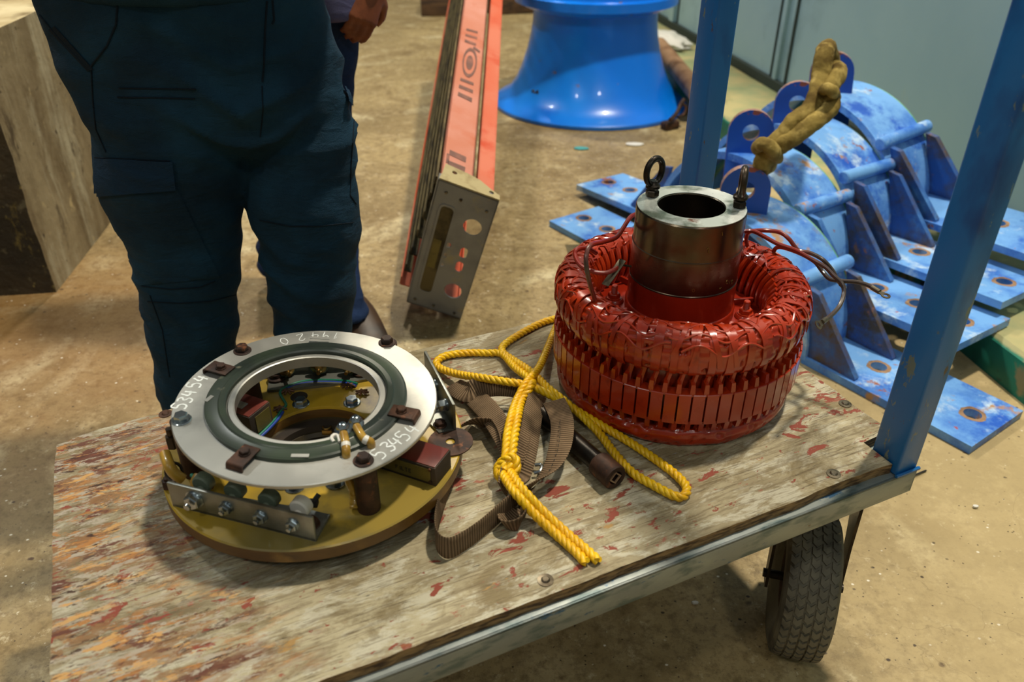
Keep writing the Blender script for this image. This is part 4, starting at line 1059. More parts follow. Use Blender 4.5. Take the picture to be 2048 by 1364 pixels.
# webbing strap
def web(pts, width=.034, thick=.0022, name=None, parent=None, cuts=8):
    """pts: (px, py, height above deck, tilt of the flat side in degrees: 0 flat, 90 on edge)"""
    P = smooth_path([on(x, y, HB + z) for x, y, z, t in pts], cuts)
    n = len(pts); Tl = []
    for i in range(len(P)):
        f = i / (len(P) - 1) * (n - 1); k = min(int(f), n - 2); Tl.append(pts[k][3] + (pts[k + 1][3] - pts[k][3]) * (f - k))
    side = []
    for i, p in enumerate(P):
        t = (P[min(i + 1, len(P) - 1)] - P[max(i - 1, 0)]).normalized(); h = t.cross(V3((0, 0, 1)))
        if h.length < 1e-4: h = V3((1, 0, 0))
        h.normalize(); side.append(Matrix.Rotation(math.radians(Tl[i]), 3, t) @ h)
    bm = bm_new(); uvl = bm.loops.layers.uv.new('UVMap'); rows = []; L = [0.0]
    for a, b in zip(P, P[1:]): L.append(L[-1] + (b - a).length)
    W = [-.5, -.47, -.25, 0, .25, .47, .5]
    for i, p in enumerate(P):
        t = (P[min(i + 1, len(P) - 1)] - P[max(i - 1, 0)]).normalized(); s = (side[i] - t * side[i].dot(t)).normalized(); nn = t.cross(s)
        ring = [p + s * w * width + nn * thick * (.5 if abs(w) < .49 else .1) for w in W] + [p + s * w * width - nn * thick * (.5 if abs(w) < .49 else .1) for w in W[::-1]]
        for q in ring:
            if q.z < HB + .0006: q.z = HB + .0006
        rows.append([bm.verts.new(q) for q in ring])
    m_ = len(rows[0])
    for i in range(len(rows) - 1):
        for k in range(m_):
            f = bm.faces.new((rows[i][k], rows[i][(k + 1) % m_], rows[i + 1][(k + 1) % m_], rows[i + 1][k]))
            for lp, u in zip(f.loops, (L[i], L[i], L[i + 1], L[i + 1])): lp[uvl].uv = (u, 0)
    bm.faces.new(rows[0][::-1]); bm.faces.new(rows[-1])
    return link(name or 'webbing_strap', bm, M_WEB, parent, angle=50)
strap = thing('lifting_strap', 'dirty brown webbing strap heaped in loose folds between the two machine parts', 'strap', on(1000, 900, HB))
SW = .036
web([(905, 770, .012, 10), (935, 785, .02, 30), (960, 775, .028, 60), (1000, 772, .034, 75), (1040, 780, .03, 80), (1060, 810, .022, 85), (1058, 850, .018, 80), (1046, 900, .016, 60), (1030, 930, .010, 30)], SW, name='strap_fold', parent=strap)
web([(930, 850, .010, -20), (960, 845, .022, -60), (990, 850, .020, -60), (1005, 880, .018, -70), (1010, 930, .02, -80), (1005, 980, .014, -70)], SW, name='strap_fold', parent=strap)
web([(945, 790, .012, 20), (975, 820, .026, 30), (1003, 860, .03, 20), (1025, 905, .014, 10), (1034, 948, .006, 20), (1046, 925, .018, 30), (1058, 880, .030, 38), (1066, 830, .036, 40), (1074, 796, .036, 45)], SW, name='strap_fold', parent=strap)
web([(1108, 802, .036, 12), (1124, 842, .042, 12), (1120, 893, .036, 16), (1100, 938, .026, 34), (1060, 975, .021, 65), (1015, 1012, .020, 90), (962, 1058, .020, 90), (918, 1088, .020, 92), (892, 1096, .020, 95), (874, 1080, .020, 92), (872, 1048, .020, 88), (882, 1005, .019, 84), (893, 962, .018, 75), (905, 925, .018, 60)], SW, name='strap_fold', parent=strap, cuts=12)
web([(1052, 985, .012, 40), (1050, 1020, .014, 70), (1035, 1050, .014, 80), (1008, 1048, .010, 60), (1025, 1010, .008, 30)], SW * .9, name='strap_fold', parent=strap)
# stitching on the front fold
bm = bm_new()
line = smooth_path([on(x, y, HB + z) for x, y, z in ((1120, 840, .045), (1119, 875, .049), (1112, 910, .044), (1094, 948, .034), (1062, 980, .028))], 8); line = even(line, .0045)
for a, b in list(zip(line, line[1:]))[::2]: add_cyl(bm, a, b, .0006, seg=5)
link('stitching', bm, M_INK, strap)
# socket bar
b0, b1 = on(1085, 828, HB + .016), on(1238, 962, HB + .0195)
bar = thing('socket_bar', 'dark steel tube with a socket end lying beside the red winding', 'tool', on(1160, 900, HB))
d = (b1 - b0).normalized()
bm = bm_new(); add_cyl(bm, b0, b1 - d * .040, .0145, .0150, seg=32, bev=.001); link('tube', bm, M_DARKSTEEL, bar)
bm = bm_new(); Ms_ = frame(b1 - d * .050, V3((0, 0, 1)), d)
add_lathe(bm, Ms_, [(.0150, 0), (.0192, .004), (.0195, .040), (.0180, .0425), (.0110, .0425), (.0105, .030), (0, .030)], 40)
so = link('socket', bm, M_RUST, bar, angle=30)
bm = bm_new(); add_lathe(bm, Ms_, [(.0108, .0400), (.0108, .0428), (.0080, .0428), (.0080, .0400)], 4, closed=True); link('square_drive', bm, M_RUSTHOLE, so)
bm = bm_new(); pk = [on(1068, 842, HB + .02), on(1085, 850, HB + .018), on(1100, 862, HB + .016)]
hk = bm_new(); add_tube(hk, smooth_path([on(1070, 930, HB + .010), on(1082, 930, HB + .012), on(1080, 942, HB + .010), on(1068, 946, HB + .008)], 6), .0026, 8)
bm.free()
hk = link('snap_hook', hk, M_ZINC, strap)
# ================================================================== BLUE SADDLE BRACKETS
AW, ARX, ARZ, AT, FW = .20, .335, .315, .022, .24
def rust_rim(bm, cx, cy, z, r0, r1):
    n = 28; a = [bm.verts.new((cx + r0 * math.cos(2 * PI * i / n), cy + r0 * math.sin(2 * PI * i / n), z)) for i in range(n)]
    b = [bm.verts.new((cx + r1 * (1 + .14 * noise.noise(V3((i * .9, cx, cy)))) * math.cos(2 * PI * i / n), cy + r1 * (1 + .14 * noise.noise(V3((i * .9, cx, cy)))) * math.sin(2 * PI * i / n), z)) for i in range(n)]
    for i in range(n):
        f = bm.faces.new((a[i], a[(i + 1) % n], b[(i + 1) % n], b[i])); f.material_index = 1
def make_bracket():
    r = thing('saddle_bracket', 'x', 'steel bracket')
    for x0, x1, hs in ((0.0, .475, ((.055, .12), (.18, .125))), (1.125, 1.60, ((1.277, .125), (1.405, .125), (1.534, .125)))):
        bm = bm_new()
        add_plate(bm, I4, [(x0, 0), (x1, 0), (x1, FW), (x0, FW)], .022, [circle2(hx, hy, .021, 24) for hx, hy in hs])
        for hx, hy in hs: rust_rim(bm, hx, hy, .0224, .021, .031)
        o = link('foot_plate', bm, [M_BLUEPLATE, M_RUSTHOLE], r, smooth=False, world=False)
    bm = bm_new(); n = 44; rows = []
    for i in range(n + 1):
        t = PI - PI * i / n; c, s = math.cos(t), math.sin(t)
        o_ = (.80 + ARX * c, .012 + ARZ * s); i_ = (.80 + (ARX - AT) * c, .012 + (ARZ - AT) * s)
        rows.append([bm.verts.new((o_[0], 0, o_[1])), bm.verts.new((o_[0], AW, o_[1])), bm.verts.new((i_[0], AW, i_[1])), bm.verts.new((i_[0], 0, i_[1]))])
    for a, b in zip(rows, rows[1:]):
        for k in range(4): bm.faces.new((a[k], a[(k + 1) % 4], b[(k + 1) % 4], b[k]))
    bm.faces.new(rows[0][::-1]); bm.faces.new(rows[-1])
    link('arch_shell', bm, M_BLUEPLATE, r, angle=40, world=False)
    bm = bm_new(); rows = []
    for i in range(n + 1):
        t = PI - PI * i / n; c, s = math.cos(t), math.sin(t)
        o_ = (.80 + (ARX - .004) * c, .012 + (ARZ - .004) * s); i_ = (.80 + (ARX - .035) * c, .012 + (ARZ - .035) * s)
        rows.append([bm.verts.new((o_[0], AW - .012, o_[1])), bm.verts.new((o_[0], AW + .010, o_[1])), bm.verts.new((i_[0], AW + .010, i_[1])), bm.verts.new((i_[0], AW - .012, i_[1]))])
    for a, b in zip(rows, rows[1:]):
        for k in range(4): bm.faces.new((a[k], a[(k + 1) % 4], b[(k + 1) % 4], b[k]))
    bm.faces.new(rows[0][::-1]); bm.faces.new(rows[-1])
    link('green_liner', bm, M_GREENEDGE, r, angle=40, world=False)
    for y in (.010, AW - .020):
        for sgn in (-1, 1):
            x0 = .80 + sgn * (ARX - .006); bm = bm_new()
            tri = [(0, 0), (.150, 0), (.152, .006), (-.004, .186), (-.040, .192), (-.012, .09)]
            Mg = frame((x0, y, .022), (sgn, 0, 0), V3((0, -1, 0)))
            # plane: x along sgn, y' -> up
            pts = [V3((x0 + sgn * u, 0, .022 + v)) for u, v in tri]
            f0 = [bm.verts.new((p.x, y, p.z)) for p in pts]; f1 = [bm.verts.new((p.x, y + .018, p.z)) for p in pts]
            bm.faces.new(f0); bm.faces.new(f1[::-1])
            for k in range(len(pts)): bm.faces.new((f0[k], f0[(k + 1) % len(pts)], f1[(k + 1) % len(pts)], f1[k]))
            link('gusset', bm, M_GUSSET, r, smooth=False, world=False)
    # lifting lug: tombstone plate with a hole, standing on the crown's left shoulder
    bm = bm_new()
    w, h = .068, .075
    outl = [(-w, -.10), (w, -.10), (w, h)] + [(w * math.cos(t), h + w * math.sin(t)) for t in [PI * k / 14 for k in range(1, 14)]] + [(-w, h)]
    Ml = frame((.66, .055, .335), V3((.35, .90, .10)), V3((.90, -.40, -.05)))
    la_ = math.radians(46); Ml = frame((.80, .06, .315), V3((math.cos(la_), math.sin(la_), 0)), V3((math.sin(la_), -math.cos(la_), 0)))
    add_plate(bm, Ml, outl, .022, [circle2(0, h, .025, 22)], mat_side=1)
    link('lifting_lug', bm, [M_BLUEDEEP, M_RUSTEDGE], r, smooth=False, world=False)
    bm = bm_new(); t = math.radians(40); p = V3((.80 + (ARX + .012) * math.cos(t), 0, .012 + (ARZ + .014) * math.sin(t)))
    add_cyl(bm, p + V3((0, -.01, 0)), p + V3((0, AW + .02, 0)), .020, seg=20, bev=.003)
    link('welded_bar', bm, M_BLUEPLATE, r, world=False)
    return r
M_BLUEDEEP = worn('deep_blue_paint', srgb(16, 80, 176), [(srgb(34, 92, 184), 6, .5, .65), (srgb(150, 78, 62), 12, .64, .67), (srgb(142, 108, 84), 7, .66, .70)], rough=.42, bump=(24, .2, .003))
M_GREENEDGE = worn('pale_green_edge', srgb(84, 148, 106), [(srgb(120, 176, 136), 8, .5, .65), (srgb(60, 80, 60), 10, .6, .7)], rough=.6)
def place_bracket(r, L, Rr, lean=0.0):
    L, Rr = V3(L), V3(Rr); x = (Rr - L).normalized(); L = Rr - x * 1.6; zt = V3((0, 0, 1)); z = (zt - x * x.dot(zt)).normalized()
    z = Matrix.Rotation(math.radians(lean), 3, x) @ z
    y = z.cross(x); M = Matrix((x, y, z)).transposed().to_4x4(); M.translation = L
    r.matrix_basis = M
BR = make_bracket(); spots = [
    ((.138, 2.752, .001), (1.07, 1.455, .001), 0, 'nearest blue saddle bracket, its long holed foot pointing at the bottom right corner'),
    ((.262, 3.05, .026), (1.13, 1.72, .115), 0, 'second blue saddle bracket from the front, resting on the green curb behind the nearest one'),
    ((.47, 3.14, .085), (1.30, 1.86, .160), 0, 'third blue saddle bracket, behind the pale green edged gap and partly under the khaki sling'),
    ((.66, 3.33, .14), (1.455, 2.005, .22), 6, 'rearmost blue saddle bracket, leaning highest against the grey wall')]
for i, (L, Rr, ln, lb) in enumerate(spots):
    if i == 0: o = BR
    else:
        o = BR.copy(); COL.objects.link(o)
        for ch in list(BR.children):
            if i > 1 and ch.name.startswith('foot_plate') and ch.data.vertices[0].co.x < .6: continue
            c = ch.copy(); COL.objects.link(c); adopt(c, o)
    place_bracket(o, L, Rr, ln); tag(o, lb, 'steel bracket', 'stacked blue saddle brackets')
# fabric sling threaded through the lugs
def at_(px, py, Y): return atY(px, py, Y)
bm = bm_new()
def fat(pts, r, seed):
    P = smooth_path([at_(*p) for p in pts], 12); F = frames(P); rows = []
    for i, (p, (t, n, b)) in enumerate(zip(P, F)):
        row = []
        tp = min(1, .45 + i / 6, .35 + (len(P) - 1 - i) / 5)
        for k in range(18):
            a = 2 * PI * k / 18; q = tp * r * (.98 + .10 * noise.noise(V3((i * .10, math.cos(a) * 1.5, math.sin(a) * 1.5 + seed))) + .07 * abs(math.sin(i * .42 + a + seed)) + .05 * math.sin(3 * a + i * .1))
            row.append(bm.verts.new(p + (n * math.cos(a) + b * math.sin(a)) * q))
        rows.append(row)
    for a, b in zip(rows, rows[1:]):
        for k in range(18): bm.faces.new((a[k], a[(k + 1) % 18], b[(k + 1) % 18], b[k]))
    bm.faces.new(rows[0][::-1]); bm.faces.new(rows[-1])
fat([(1522, 338, 2.12), (1528, 319, 2.12), (1539, 297, 2.12), (1569, 269, 2.12), (1589, 242, 2.13), (1618, 219, 2.15), (1633, 189, 2.18), (1641, 154, 2.22), (1649, 108, 2.25), (1655, 98, 2.31), (1662, 122, 2.37), (1664, 146, 2.42)], .0245, 1)
fat([(1530, 345, 2.15), (1548, 305, 2.12), (1566, 288, 2.10), (1592, 272, 2.10), (1622, 248, 2.11), (1650, 228, 2.13), (1664, 210, 2.15), (1656, 190, 2.17), (1664, 168, 2.19), (1677, 146, 2.24), (1670, 136, 2.34), (1662, 140, 2.42)], .0225, 5)
fat([(1640, 186, 2.20), (1652, 178, 2.14), (1666, 184, 2.13), (1672, 196, 2.20)], .015, 8)
fat([(1512, 300, 2.16), (1525, 288, 2.09), (1545, 300, 2.07), (1556, 320, 2.12)], .018, 3)
sl = link('lifting_sling', bm, M_SLING, angle=70); tag(sl, 'knotted khaki fabric sling draped over the lugs of the blue brackets', 'sling')

# ================================================================== BLUE CONE
bm = bm_new(); Mc = Matrix.Translation((.425, 4.43, 0))
add_lathe(bm, Mc, [(.500, 0), (.525, .004), (.527, .020), (.515, .030), (.480, .045), (.440, .080), (.405, .135), (.375, .205), (.350, .285), (.332, .360), (.322, .430), (.322, .480), (.335, .515), (.30, .515), (.30, .43), (.32, .30), (.38, .15), (.46, .03), (.49, 0)], 96, closed=True)
bm.free()
cone = thing('flared_casing', 'tall glossy bright blue flared metal casing with a round flange on top', 'machine part', (.425, 4.43, 0))
bm = bm_new()
add_lathe(bm, Mc, [(.500, 0), (.525, .004), (.527, .020), (.515, .030), (.480, .045), (.440, .080), (.405, .135), (.375, .205), (.350, .285), (.332, .360), (.322, .430), (.320, .500), (.30, .500), (.30, .43), (.32, .30), (.38, .15), (.46, .03), (.49, 0)], 120, closed=True)
body = link('flared_body', bm, M_CONEBLUE, cone, angle=40)
bm = bm_new()
add_lathe(bm, Mc, [(.300, .492), (.345, .492), (.375, .505), (.395, .520), (.418, .524), (.420, .565), (.400, .572), (.396, .585), (.398, .625), (.31, .630), (.30, .625)], 120, closed=True)
link('top_flange', bm, M_CONEBLUE, cone, angle=30)
bm = bm_new()
def on_cone(px, py, r=.36):
    d = ray(px, py); c = V3((.425, 4.43, 0)); A = d.x ** 2 + d.y ** 2; Bq = 2 * (-c.x * d.x - c.y * d.y); Cq = c.x ** 2 + c.y ** 2 - r * r
    t = (-Bq - math.sqrt(Bq * Bq - 4 * A * Cq)) / (2 * A); return CAMP + d * t
for a, b in (((1063, 192), (1066, 180)), ((1066, 180), (1071, 188)), ((1071, 188), (1075, 181)), ((1075, 181), (1077, 194))):
    add_cyl(bm, on_cone(*a, .412), on_cone(*b, .412), .005, seg=6)
link('stencil_mark', bm, M_INK, body)

# ================================================================== PIPES AND BITS BY THE CONE
def tube_thing(name, p0, p1, r, wall, mat, label, cat, square=False):
    d = (p1 - p0); L = d.length; M_ = frame(p0, V3((0, 0, 1)) if not square else V3((.3, 1, .4)), d); bm = bm_new()
    n = 28 if not square else 4
    add_lathe(bm, M_, [(r - wall, 0), (r, 0), (r, L), (r - wall, L)], n, closed=True)
    if not square: add_lathe(bm, M_, [(0, L * .3), (r - wall, L * .3)], n)
    o = link(name, bm, mat, angle=35); tag(o, label, cat); return o
tube_thing('rusty_pipe', V3((.88, 5.05, .17)), V3((.925, 4.04, .145)), .048, .014, M_RUSTPIPE if 'M_RUSTPIPE' in globals() else worn('tan_rusted_pipe', srgb(150, 116, 84), [(srgb(112, 78, 50), 9, .45, .65)], rough=.75), 'short rusty pipe lying beside the blue casing with its open end towards the cart', 'pipe')
tube_thing('maroon_pipe', V3((1.06, 4.60, .155)), V3((1.015, 4.04, .155)), .035, .008, M_PINKPOLE, 'maroon painted pipe half hidden behind the far cart upright', 'pipe')
bm = bm_new()
add_tube(bm, smooth_path([atY(1368, 198, 4.00), atY(1360, 212, 3.98), atY(1352, 228, 3.95), atY(1340, 240, 3.9)], 6), .010, 8)
add_tube(bm, smooth_path([atY(1362, 206, 3.98), atY(1372, 214, 3.98), atY(1368, 228, 3.97), atY(1356, 234, 3.95)], 6), .007, 8)
bx_ = on(1340, 250, .02); add_box(bm, Matrix.Translation(bx_) @ Matrix.Rotation(.5, 4, 'Z'), .09, .05, .04, (0, 0, 0), .01)
tag(link('rusty_hook', bm, M_RUST), 'small rusty hook and clamp on the floor under the rusty pipe', 'hook')
bm = bm_new(); bmesh.ops.create_icosphere(bm, subdivisions=4, radius=1.0)
for v in bm.verts:
    q = v.co.copy(); v.co = V3((q.x * .11, q.y * .22, max(q.z, -.3) * .045)) * (1 + .35 * noise.noise(q * 2.3))
bmesh.ops.transform(bm, matrix=Matrix.Translation((.98, 5.35, .14)) @ Matrix.Rotation(.3, 4, 'Z'), verts=bm.verts)
tag(link('plaster_lump', bm, M_NYLON, angle=60), 'pale crumbled plaster lump on the curb right of the blue casing', 'rubble')
# timbers at the back
for (a, b, nm) in ((on(872, 33, 0), on(892, 33, 0), 'dark timber block on the floor behind the left side of the ladder'), (on(1000, 30, 0), on(1062, 27, 0), 'dark timber block on the floor between the ladder and the blue casing')):
    d = b - a; L = max(d.length, .16); bm = bm_new(); Mx = frame((a + b) / 2, d, V3((0, 0, 1))); add_box(bm, Mx, L + .16, .5, .16, (0, .25 if (Mx.to_3x3() @ V3((0, 1, 0))).y > 0 else -.25, .08), .008)
    tag(link('timber_block', bm, M_WOODDARK), nm, 'timber block', 'timber blocks on the floor')
# floor litter
def flake(px, py, s, mat, label, nm, z=0.0):
    c = on(px, py, z); bm = bm_new(); n = 9; t = [bm.verts.new(c + V3((s * math.cos(2 * PI * i / n) * random.uniform(.7, 1.2), s * .6 * math.sin(2 * PI * i / n) * random.uniform(.7, 1.2), .002))) for i in range(n)]
    f = bm.faces.new(t); r = bmesh.ops.extrude_face_region(bm, geom=[f]); bmesh.ops.translate(bm, vec=(0, 0, .004), verts=[g for g in r['geom'] if isinstance(g, bmesh.types.BMVert)])
    tag(link(nm, bm, mat, smooth=False), label, 'litter')
flake(1266, 290, .045, M_NYLON, 'white scrap on the floor in front of the blue casing', 'paper_scrap')
flake(1163, 298, .038, M_TEAL if 'M_TEAL' in globals() else worn('teal_flake', srgb(70, 150, 150), rough=.6), 'teal scrap on the floor in front of the blue casing', 'paint_scrap')
flake(1160, 484, .014, worn('turquoise_flake', srgb(90, 190, 180), rough=.6), 'tiny turquoise scrap on the floor beside the nearest blue bracket', 'paint_scrap')
flake(1390, 1208, .006, M_NYLON, 'tiny white chip on the floor under the front of the cart', 'paint_chip')
flake(1949, 1015, .007, M_NYLON, 'tiny white chip on the floor right of the tyre', 'paint_chip')
bm = bm_new(); add_tube(bm, [on(1808, 961, .004), on(1830, 950, .005), on(1852, 941, .003)], .0022, 6)
tag(link('wire_offcut', bm, M_BLACK), 'dark wire offcut on the floor by the front right corner of the cart', 'wire')
# flat plate under the near bracket, left of the winding
bm = bm_new(); P_ = [on(1131, 491, .0), on(1300, 485, .0), on(1330, 560, .0), on(1160, 585, .0)]
for p in P_: p.z = 0
a = [bm.verts.new(p) for p in P_]; b = [bm.verts.new(p + V3((0, 0, .003))) for p in P_]
bm.faces.new(a[::-1]); bm.faces.new(b)
for k in range(4): bm.faces.new((a[k], a[(k + 1) % 4], b[(k + 1) % 4], b[k]))
tag(link('floor_sheet', bm, M_OLIVEBAR, smooth=False), 'flat dark sheet on the floor left of the red winding', 'metal sheet')

# ================================================================== LADDER
LA = ray(1043, -830).normalized()
BRc = V3((-.153, 2.066, .004)); BLc = V3((-.311, 2.053, .070)); TRc = V3((-.036, 1.984, .407))
Wd = (BLc - BRc).normalized(); Hd = (TRc - BRc).normalized()
lad = thing('step_ladder', 'long faded orange fibreglass stepladder lying on its side, its grey cap towards the cart', 'ladder', BRc)
LW, LH = .170, .432
# local: x from left to right (=-Wd), y up (Hd), z along the ladder
ML = Matrix((-Wd, Hd, LA)).transposed().to_4x4(); ML.translation = BRc + Wd * LW
flip = ML.to_3x3().determinant() < 0
def lad_pt(s, t, d=0.0): return ML @ V3((s * LW, (1 - t) * LH, d))
bm = bm_new()
def C(s, t, r, n=26): return circle2(s * LW, (1 - t) * LH, r, n)
slot = lambda s, t, w, h: [(s * LW + x, (1 - t) * LH + y) for x, y in rrect(-w, -h, w, h, w * .98, 6)]
add_plate(bm, ML, rrect(0, 0, LW, LH, .004, 3), .004, [C(.72, .248, .0262), C(.72, .785, .0262), slot(.705, .460, .0105, .0185), slot(.70, .576, .0105, .0185), C(.425, .437, .0085, 16), C(.42, .522, .0075, 16), C(.415, .604, .0062, 16)])
cap = link('ladder_cap', bm, M_LADCAP, lad, smooth=False)
bm = bm_new()
def bxl(bm, x0, x1, y0, y1, z0, z1, bev=.0):
    add_box(bm, ML, x1 - x0, y1 - y0, z1 - z0, ((x0 + x1) / 2, (y0 + y1) / 2, (z0 + z1) / 2), bev)
bxl(bm, 0, LW, LH - .004, LH, 0, .030); bxl(bm, 0, LW, 0, .004, 0, .05); bxl(bm, 0, .004, 0, LH, 0, .03); bxl(bm, LW - .004, LW, 0, LH, 0, .03)
link('cap_rim', bm, M_LADCAP, cap, smooth=False)
bm = bm_new(); add_plate(bm, ML @ Matrix.Translation((0, LH + .0005, 0)) @ Matrix.Rotation(-PI / 2, 4, 'X') @ Matrix.Scale(-1, 4, V3((0, 1, 0))), [(0.002, 0), (LW, 0), (LW, .020), (LW * .86, .034), (LW * .66, .060), (LW * .45, .070), (.014, .078), (.008, .030)], .004, [circle2(LW * .24, .050, .007, 14), circle2(LW * .86, .020, .007, 14)])
link('cap_flange', bm, M_LADCAPTOP, cap, smooth=False)
# pressed tray recess outline on the cap, and rivets
bm = bm_new()
oo = rrect(.020, .055, .068, LH - .065, .016, 5); ii = rrect(.026, .061, .062, LH - .071, .012, 5)
add_plate(bm, ML @ Matrix.Translation((0, 0, -.0022)), oo, .0022, [ii]); link('tray_rim', bm, M_LADCAP, cap, smooth=False)
bm = bm_new(); bxl(bm, .026, .062, .061, LH - .071, -.0006, .0002); link('tray_floor', bm, M_OLIVEBAR, cap, smooth=False)
bm = bm_new(); bxl(bm, .030, .052, .150, .250, -.0010, 0); link('worn_sticker', bm, M_LABEL, cap, smooth=False)
for s, t in ((.17, .07), (.42, .085), (.86, .10), (.13, .95), (.47, .955), (.86, .965)):
    bm = bm_new(); add_cyl(bm, lad_pt(s, t, 0), lad_pt(s, t, -.004), .0048, .003, seg=12); link('rivet', bm, M_LUG, cap)
LEN = 2.55
def chan(x0, x1, ytop, depth, mat, name, z0=.004, up=True):
    bm = bm_new(); t = .004
    if up: bxl(bm, x0, x1, ytop - t, ytop, z0, LEN); bxl(bm, x0, x0 + t, ytop - depth, ytop, z0, LEN); bxl(bm, x1 - t, x1, ytop - depth, ytop, z0, LEN)
    else: bxl(bm, x0, x1, ytop, ytop + t, z0, LEN); bxl(bm, x0, x0 + t, ytop, ytop + depth, z0, LEN); bxl(bm, x1 - t, x1, ytop, ytop + depth, z0, LEN)
    return link(name, bm, mat, lad, smooth=False)
rl = chan(.006, .094, LH - .006, .030, M_PINK, 'side_rail')
chan(.108, .156, LH - .010, .026, M_ORANGE, 'side_rail')
chan(-.030, .060, .006, .030, M_ORANGE, 'side_rail', z0=.06, up=False); chan(.108, .156, .010, .026, M_ORANGE, 'side_rail', up=False)
for i in range(8):
    z = .30 + i * .30; bm = bm_new(); bxl(bm, .010, .088, .03, LH - .03, z, z + .004); bxl(bm, .010, .014, .03, LH - .03, z, z + .022); bxl(bm, .084, .088, .03, LH - .03, z, z + .022); link('ladder_step', bm, M_LADALU, lad, smooth=False)
for y in (.060, .125, .190, .255, .320, .375):
    bm = bm_new(); xo = -.030 * (1 - y / LH); bxl(bm, xo, xo + .005, y, y + .026, .06, LEN - .05); bxl(bm, xo, xo + .022, y, y + .005, .06, LEN - .05); link('brace_bar', bm, M_OLIVEBAR, lad, smooth=False)
bm = bm_new(); bxl(bm, .096, .104, LH - .06, LH - .045, .03, LEN - .1); link('brace_bar', bm, M_BRASSBAR if 'M_BRASSBAR' in globals() else M_OLIVEBAR, lad, smooth=False)
# printed marks on the upper rail
PL = ML @ V3((0, LH - .006 + .0005, 0)); PN = LA.cross(Wd).normalized()
if PN.z < 0: PN = -PN
def onL(px, py, h=0.0):
    d = ray(px, py); t = ((PL + PN * h) - CAMP).dot(PN) / d.dot(PN); return CAMP + d * t
def zz(x, y): return onL(860 + .264 * x, .264 * y)
def quad(pts):
    bm = bm_new()
    a = [bm.verts.new(zz(*p)) for p in pts]; b = [bm.verts.new(zz(*p) + PN * .0006) for p in pts]
    bm.faces.new(a[::-1]); bm.faces.new(b)
    for k in range(len(pts)): bm.faces.new((a[k], a[(k + 1) % len(pts)], b[(k + 1) % len(pts)], b[k]))
    link('printed_mark', bm, M_LOGO, rl, smooth=False)
quad([(276, 215), (362, 240), (360, 254), (274, 230)]); quad([(270, 255), (358, 282), (356, 298), (268, 272)]); quad([(264, 298), (350, 330), (347, 348), (262, 318)])
quad([(330, 350), (380, 388), (376, 404), (326, 368)])
quad([(232, 588), (330, 628), (328, 648), (228, 610)]); quad([(222, 640), (326, 684), (323, 708), (218, 664)]); quad([(214, 696), (320, 745), (316, 775), (210, 724)])
quad([(150, 1135), (275, 1190), (270, 1232), (144, 1172)]); quad([(138, 1215), (268, 1268), (262, 1308), (132, 1250)]); quad([(128, 1160), (150, 1170), (142, 1240), (120, 1230)])
n = 30
for r0, r1 in ((1.0, .78), (.48, 0)):
    bm = bm_new()
    A_ = [bm.verts.new(zz(300 + 56 * r0 * math.cos(2 * PI * i / n) - 6 * math.sin(2 * PI * i / n) * r0, 475 + 112 * r0 * math.sin(2 * PI * i / n)) + PN * .0006) for i in range(n)]
    if r1:
        B_ = [bm.verts.new(zz(300 + 56 * r1 * math.cos(2 * PI * i / n) - 6 * math.sin(2 * PI * i / n) * r1, 475 + 112 * r1 * math.sin(2 * PI * i / n)) + PN * .0006) for i in range(n)]
        for i in range(n): bm.faces.new((A_[i], A_[(i + 1) % n], B_[(i + 1) % n], B_[i]))
    else: bm.faces.new(A_)
    link('printed_mark', bm, M_LOGO, rl, smooth=False)

# ================================================================== PEOPLE
def remesh(o, vox, sm=4):
    md = o.modifiers.new('r', 'REMESH'); md.mode = 'VOXEL'; md.voxel_size = vox
    m2 = o.modifiers.new('s', 'SMOOTH'); m2.factor = .5; m2.iterations = sm
    dg = bpy.context.evaluated_depsgraph_get(); dg.update()
    me = bpy.data.meshes.new_from_object(o.evaluated_get(dg)); o.modifiers.clear()
    old = o.data; me.materials.clear()
    for mt in old.materials: me.materials.append(mt)
    o.data = me; me.polygons.foreach_set('use_smooth', [True] * len(me.polygons)); return o
def loft(bm, secs, n=40, pw=1.0):
    """secs: (centre, halfwidth, halfdepth) stacked; closed ends"""
    rows = []
    for c, a, b in secs:
        rows.append([bm.verts.new(V3(c) + V3((a * math.copysign(abs(math.cos(2 * PI * k / n)) ** pw, math.cos(2 * PI * k / n)), b * math.copysign(abs(math.sin(2 * PI * k / n)) ** pw, math.sin(2 * PI * k / n)), 0))) for k in range(n)])
    for a, b in zip(rows, rows[1:]):
        for k in range(n): bm.faces.new((a[k], a[(k + 1) % n], b[(k + 1) % n], b[k]))
    bm.faces.new(rows[0][::-1]); bm.faces.new(rows[-1])
def leg_secs(rows, Y, depth, extra=()):
    out = []
    for (row, xl, xr, *dy) in rows:
        y = Y + (dy[0] if dy else 0)
        a, b = atY(xl, row, y), atY(xr, row, y); w = (b - a).length / 2
        out.append(((a + b) / 2, w * .985, w * depth))
    out = [(V3((c.x, c.y, c.z)), w, d) for c, w, d in out]
    # densify
    res = []
    for (c0, w0, d0), (c1, w1, d1) in zip(out, out[1:]):
        for k in range(3):
            t = k / 3; res.append((c0.lerp(c1, t), w0 + (w1 - w0) * t, d0 + (d1 - d0) * t))
    res.append(out[-1]); return res
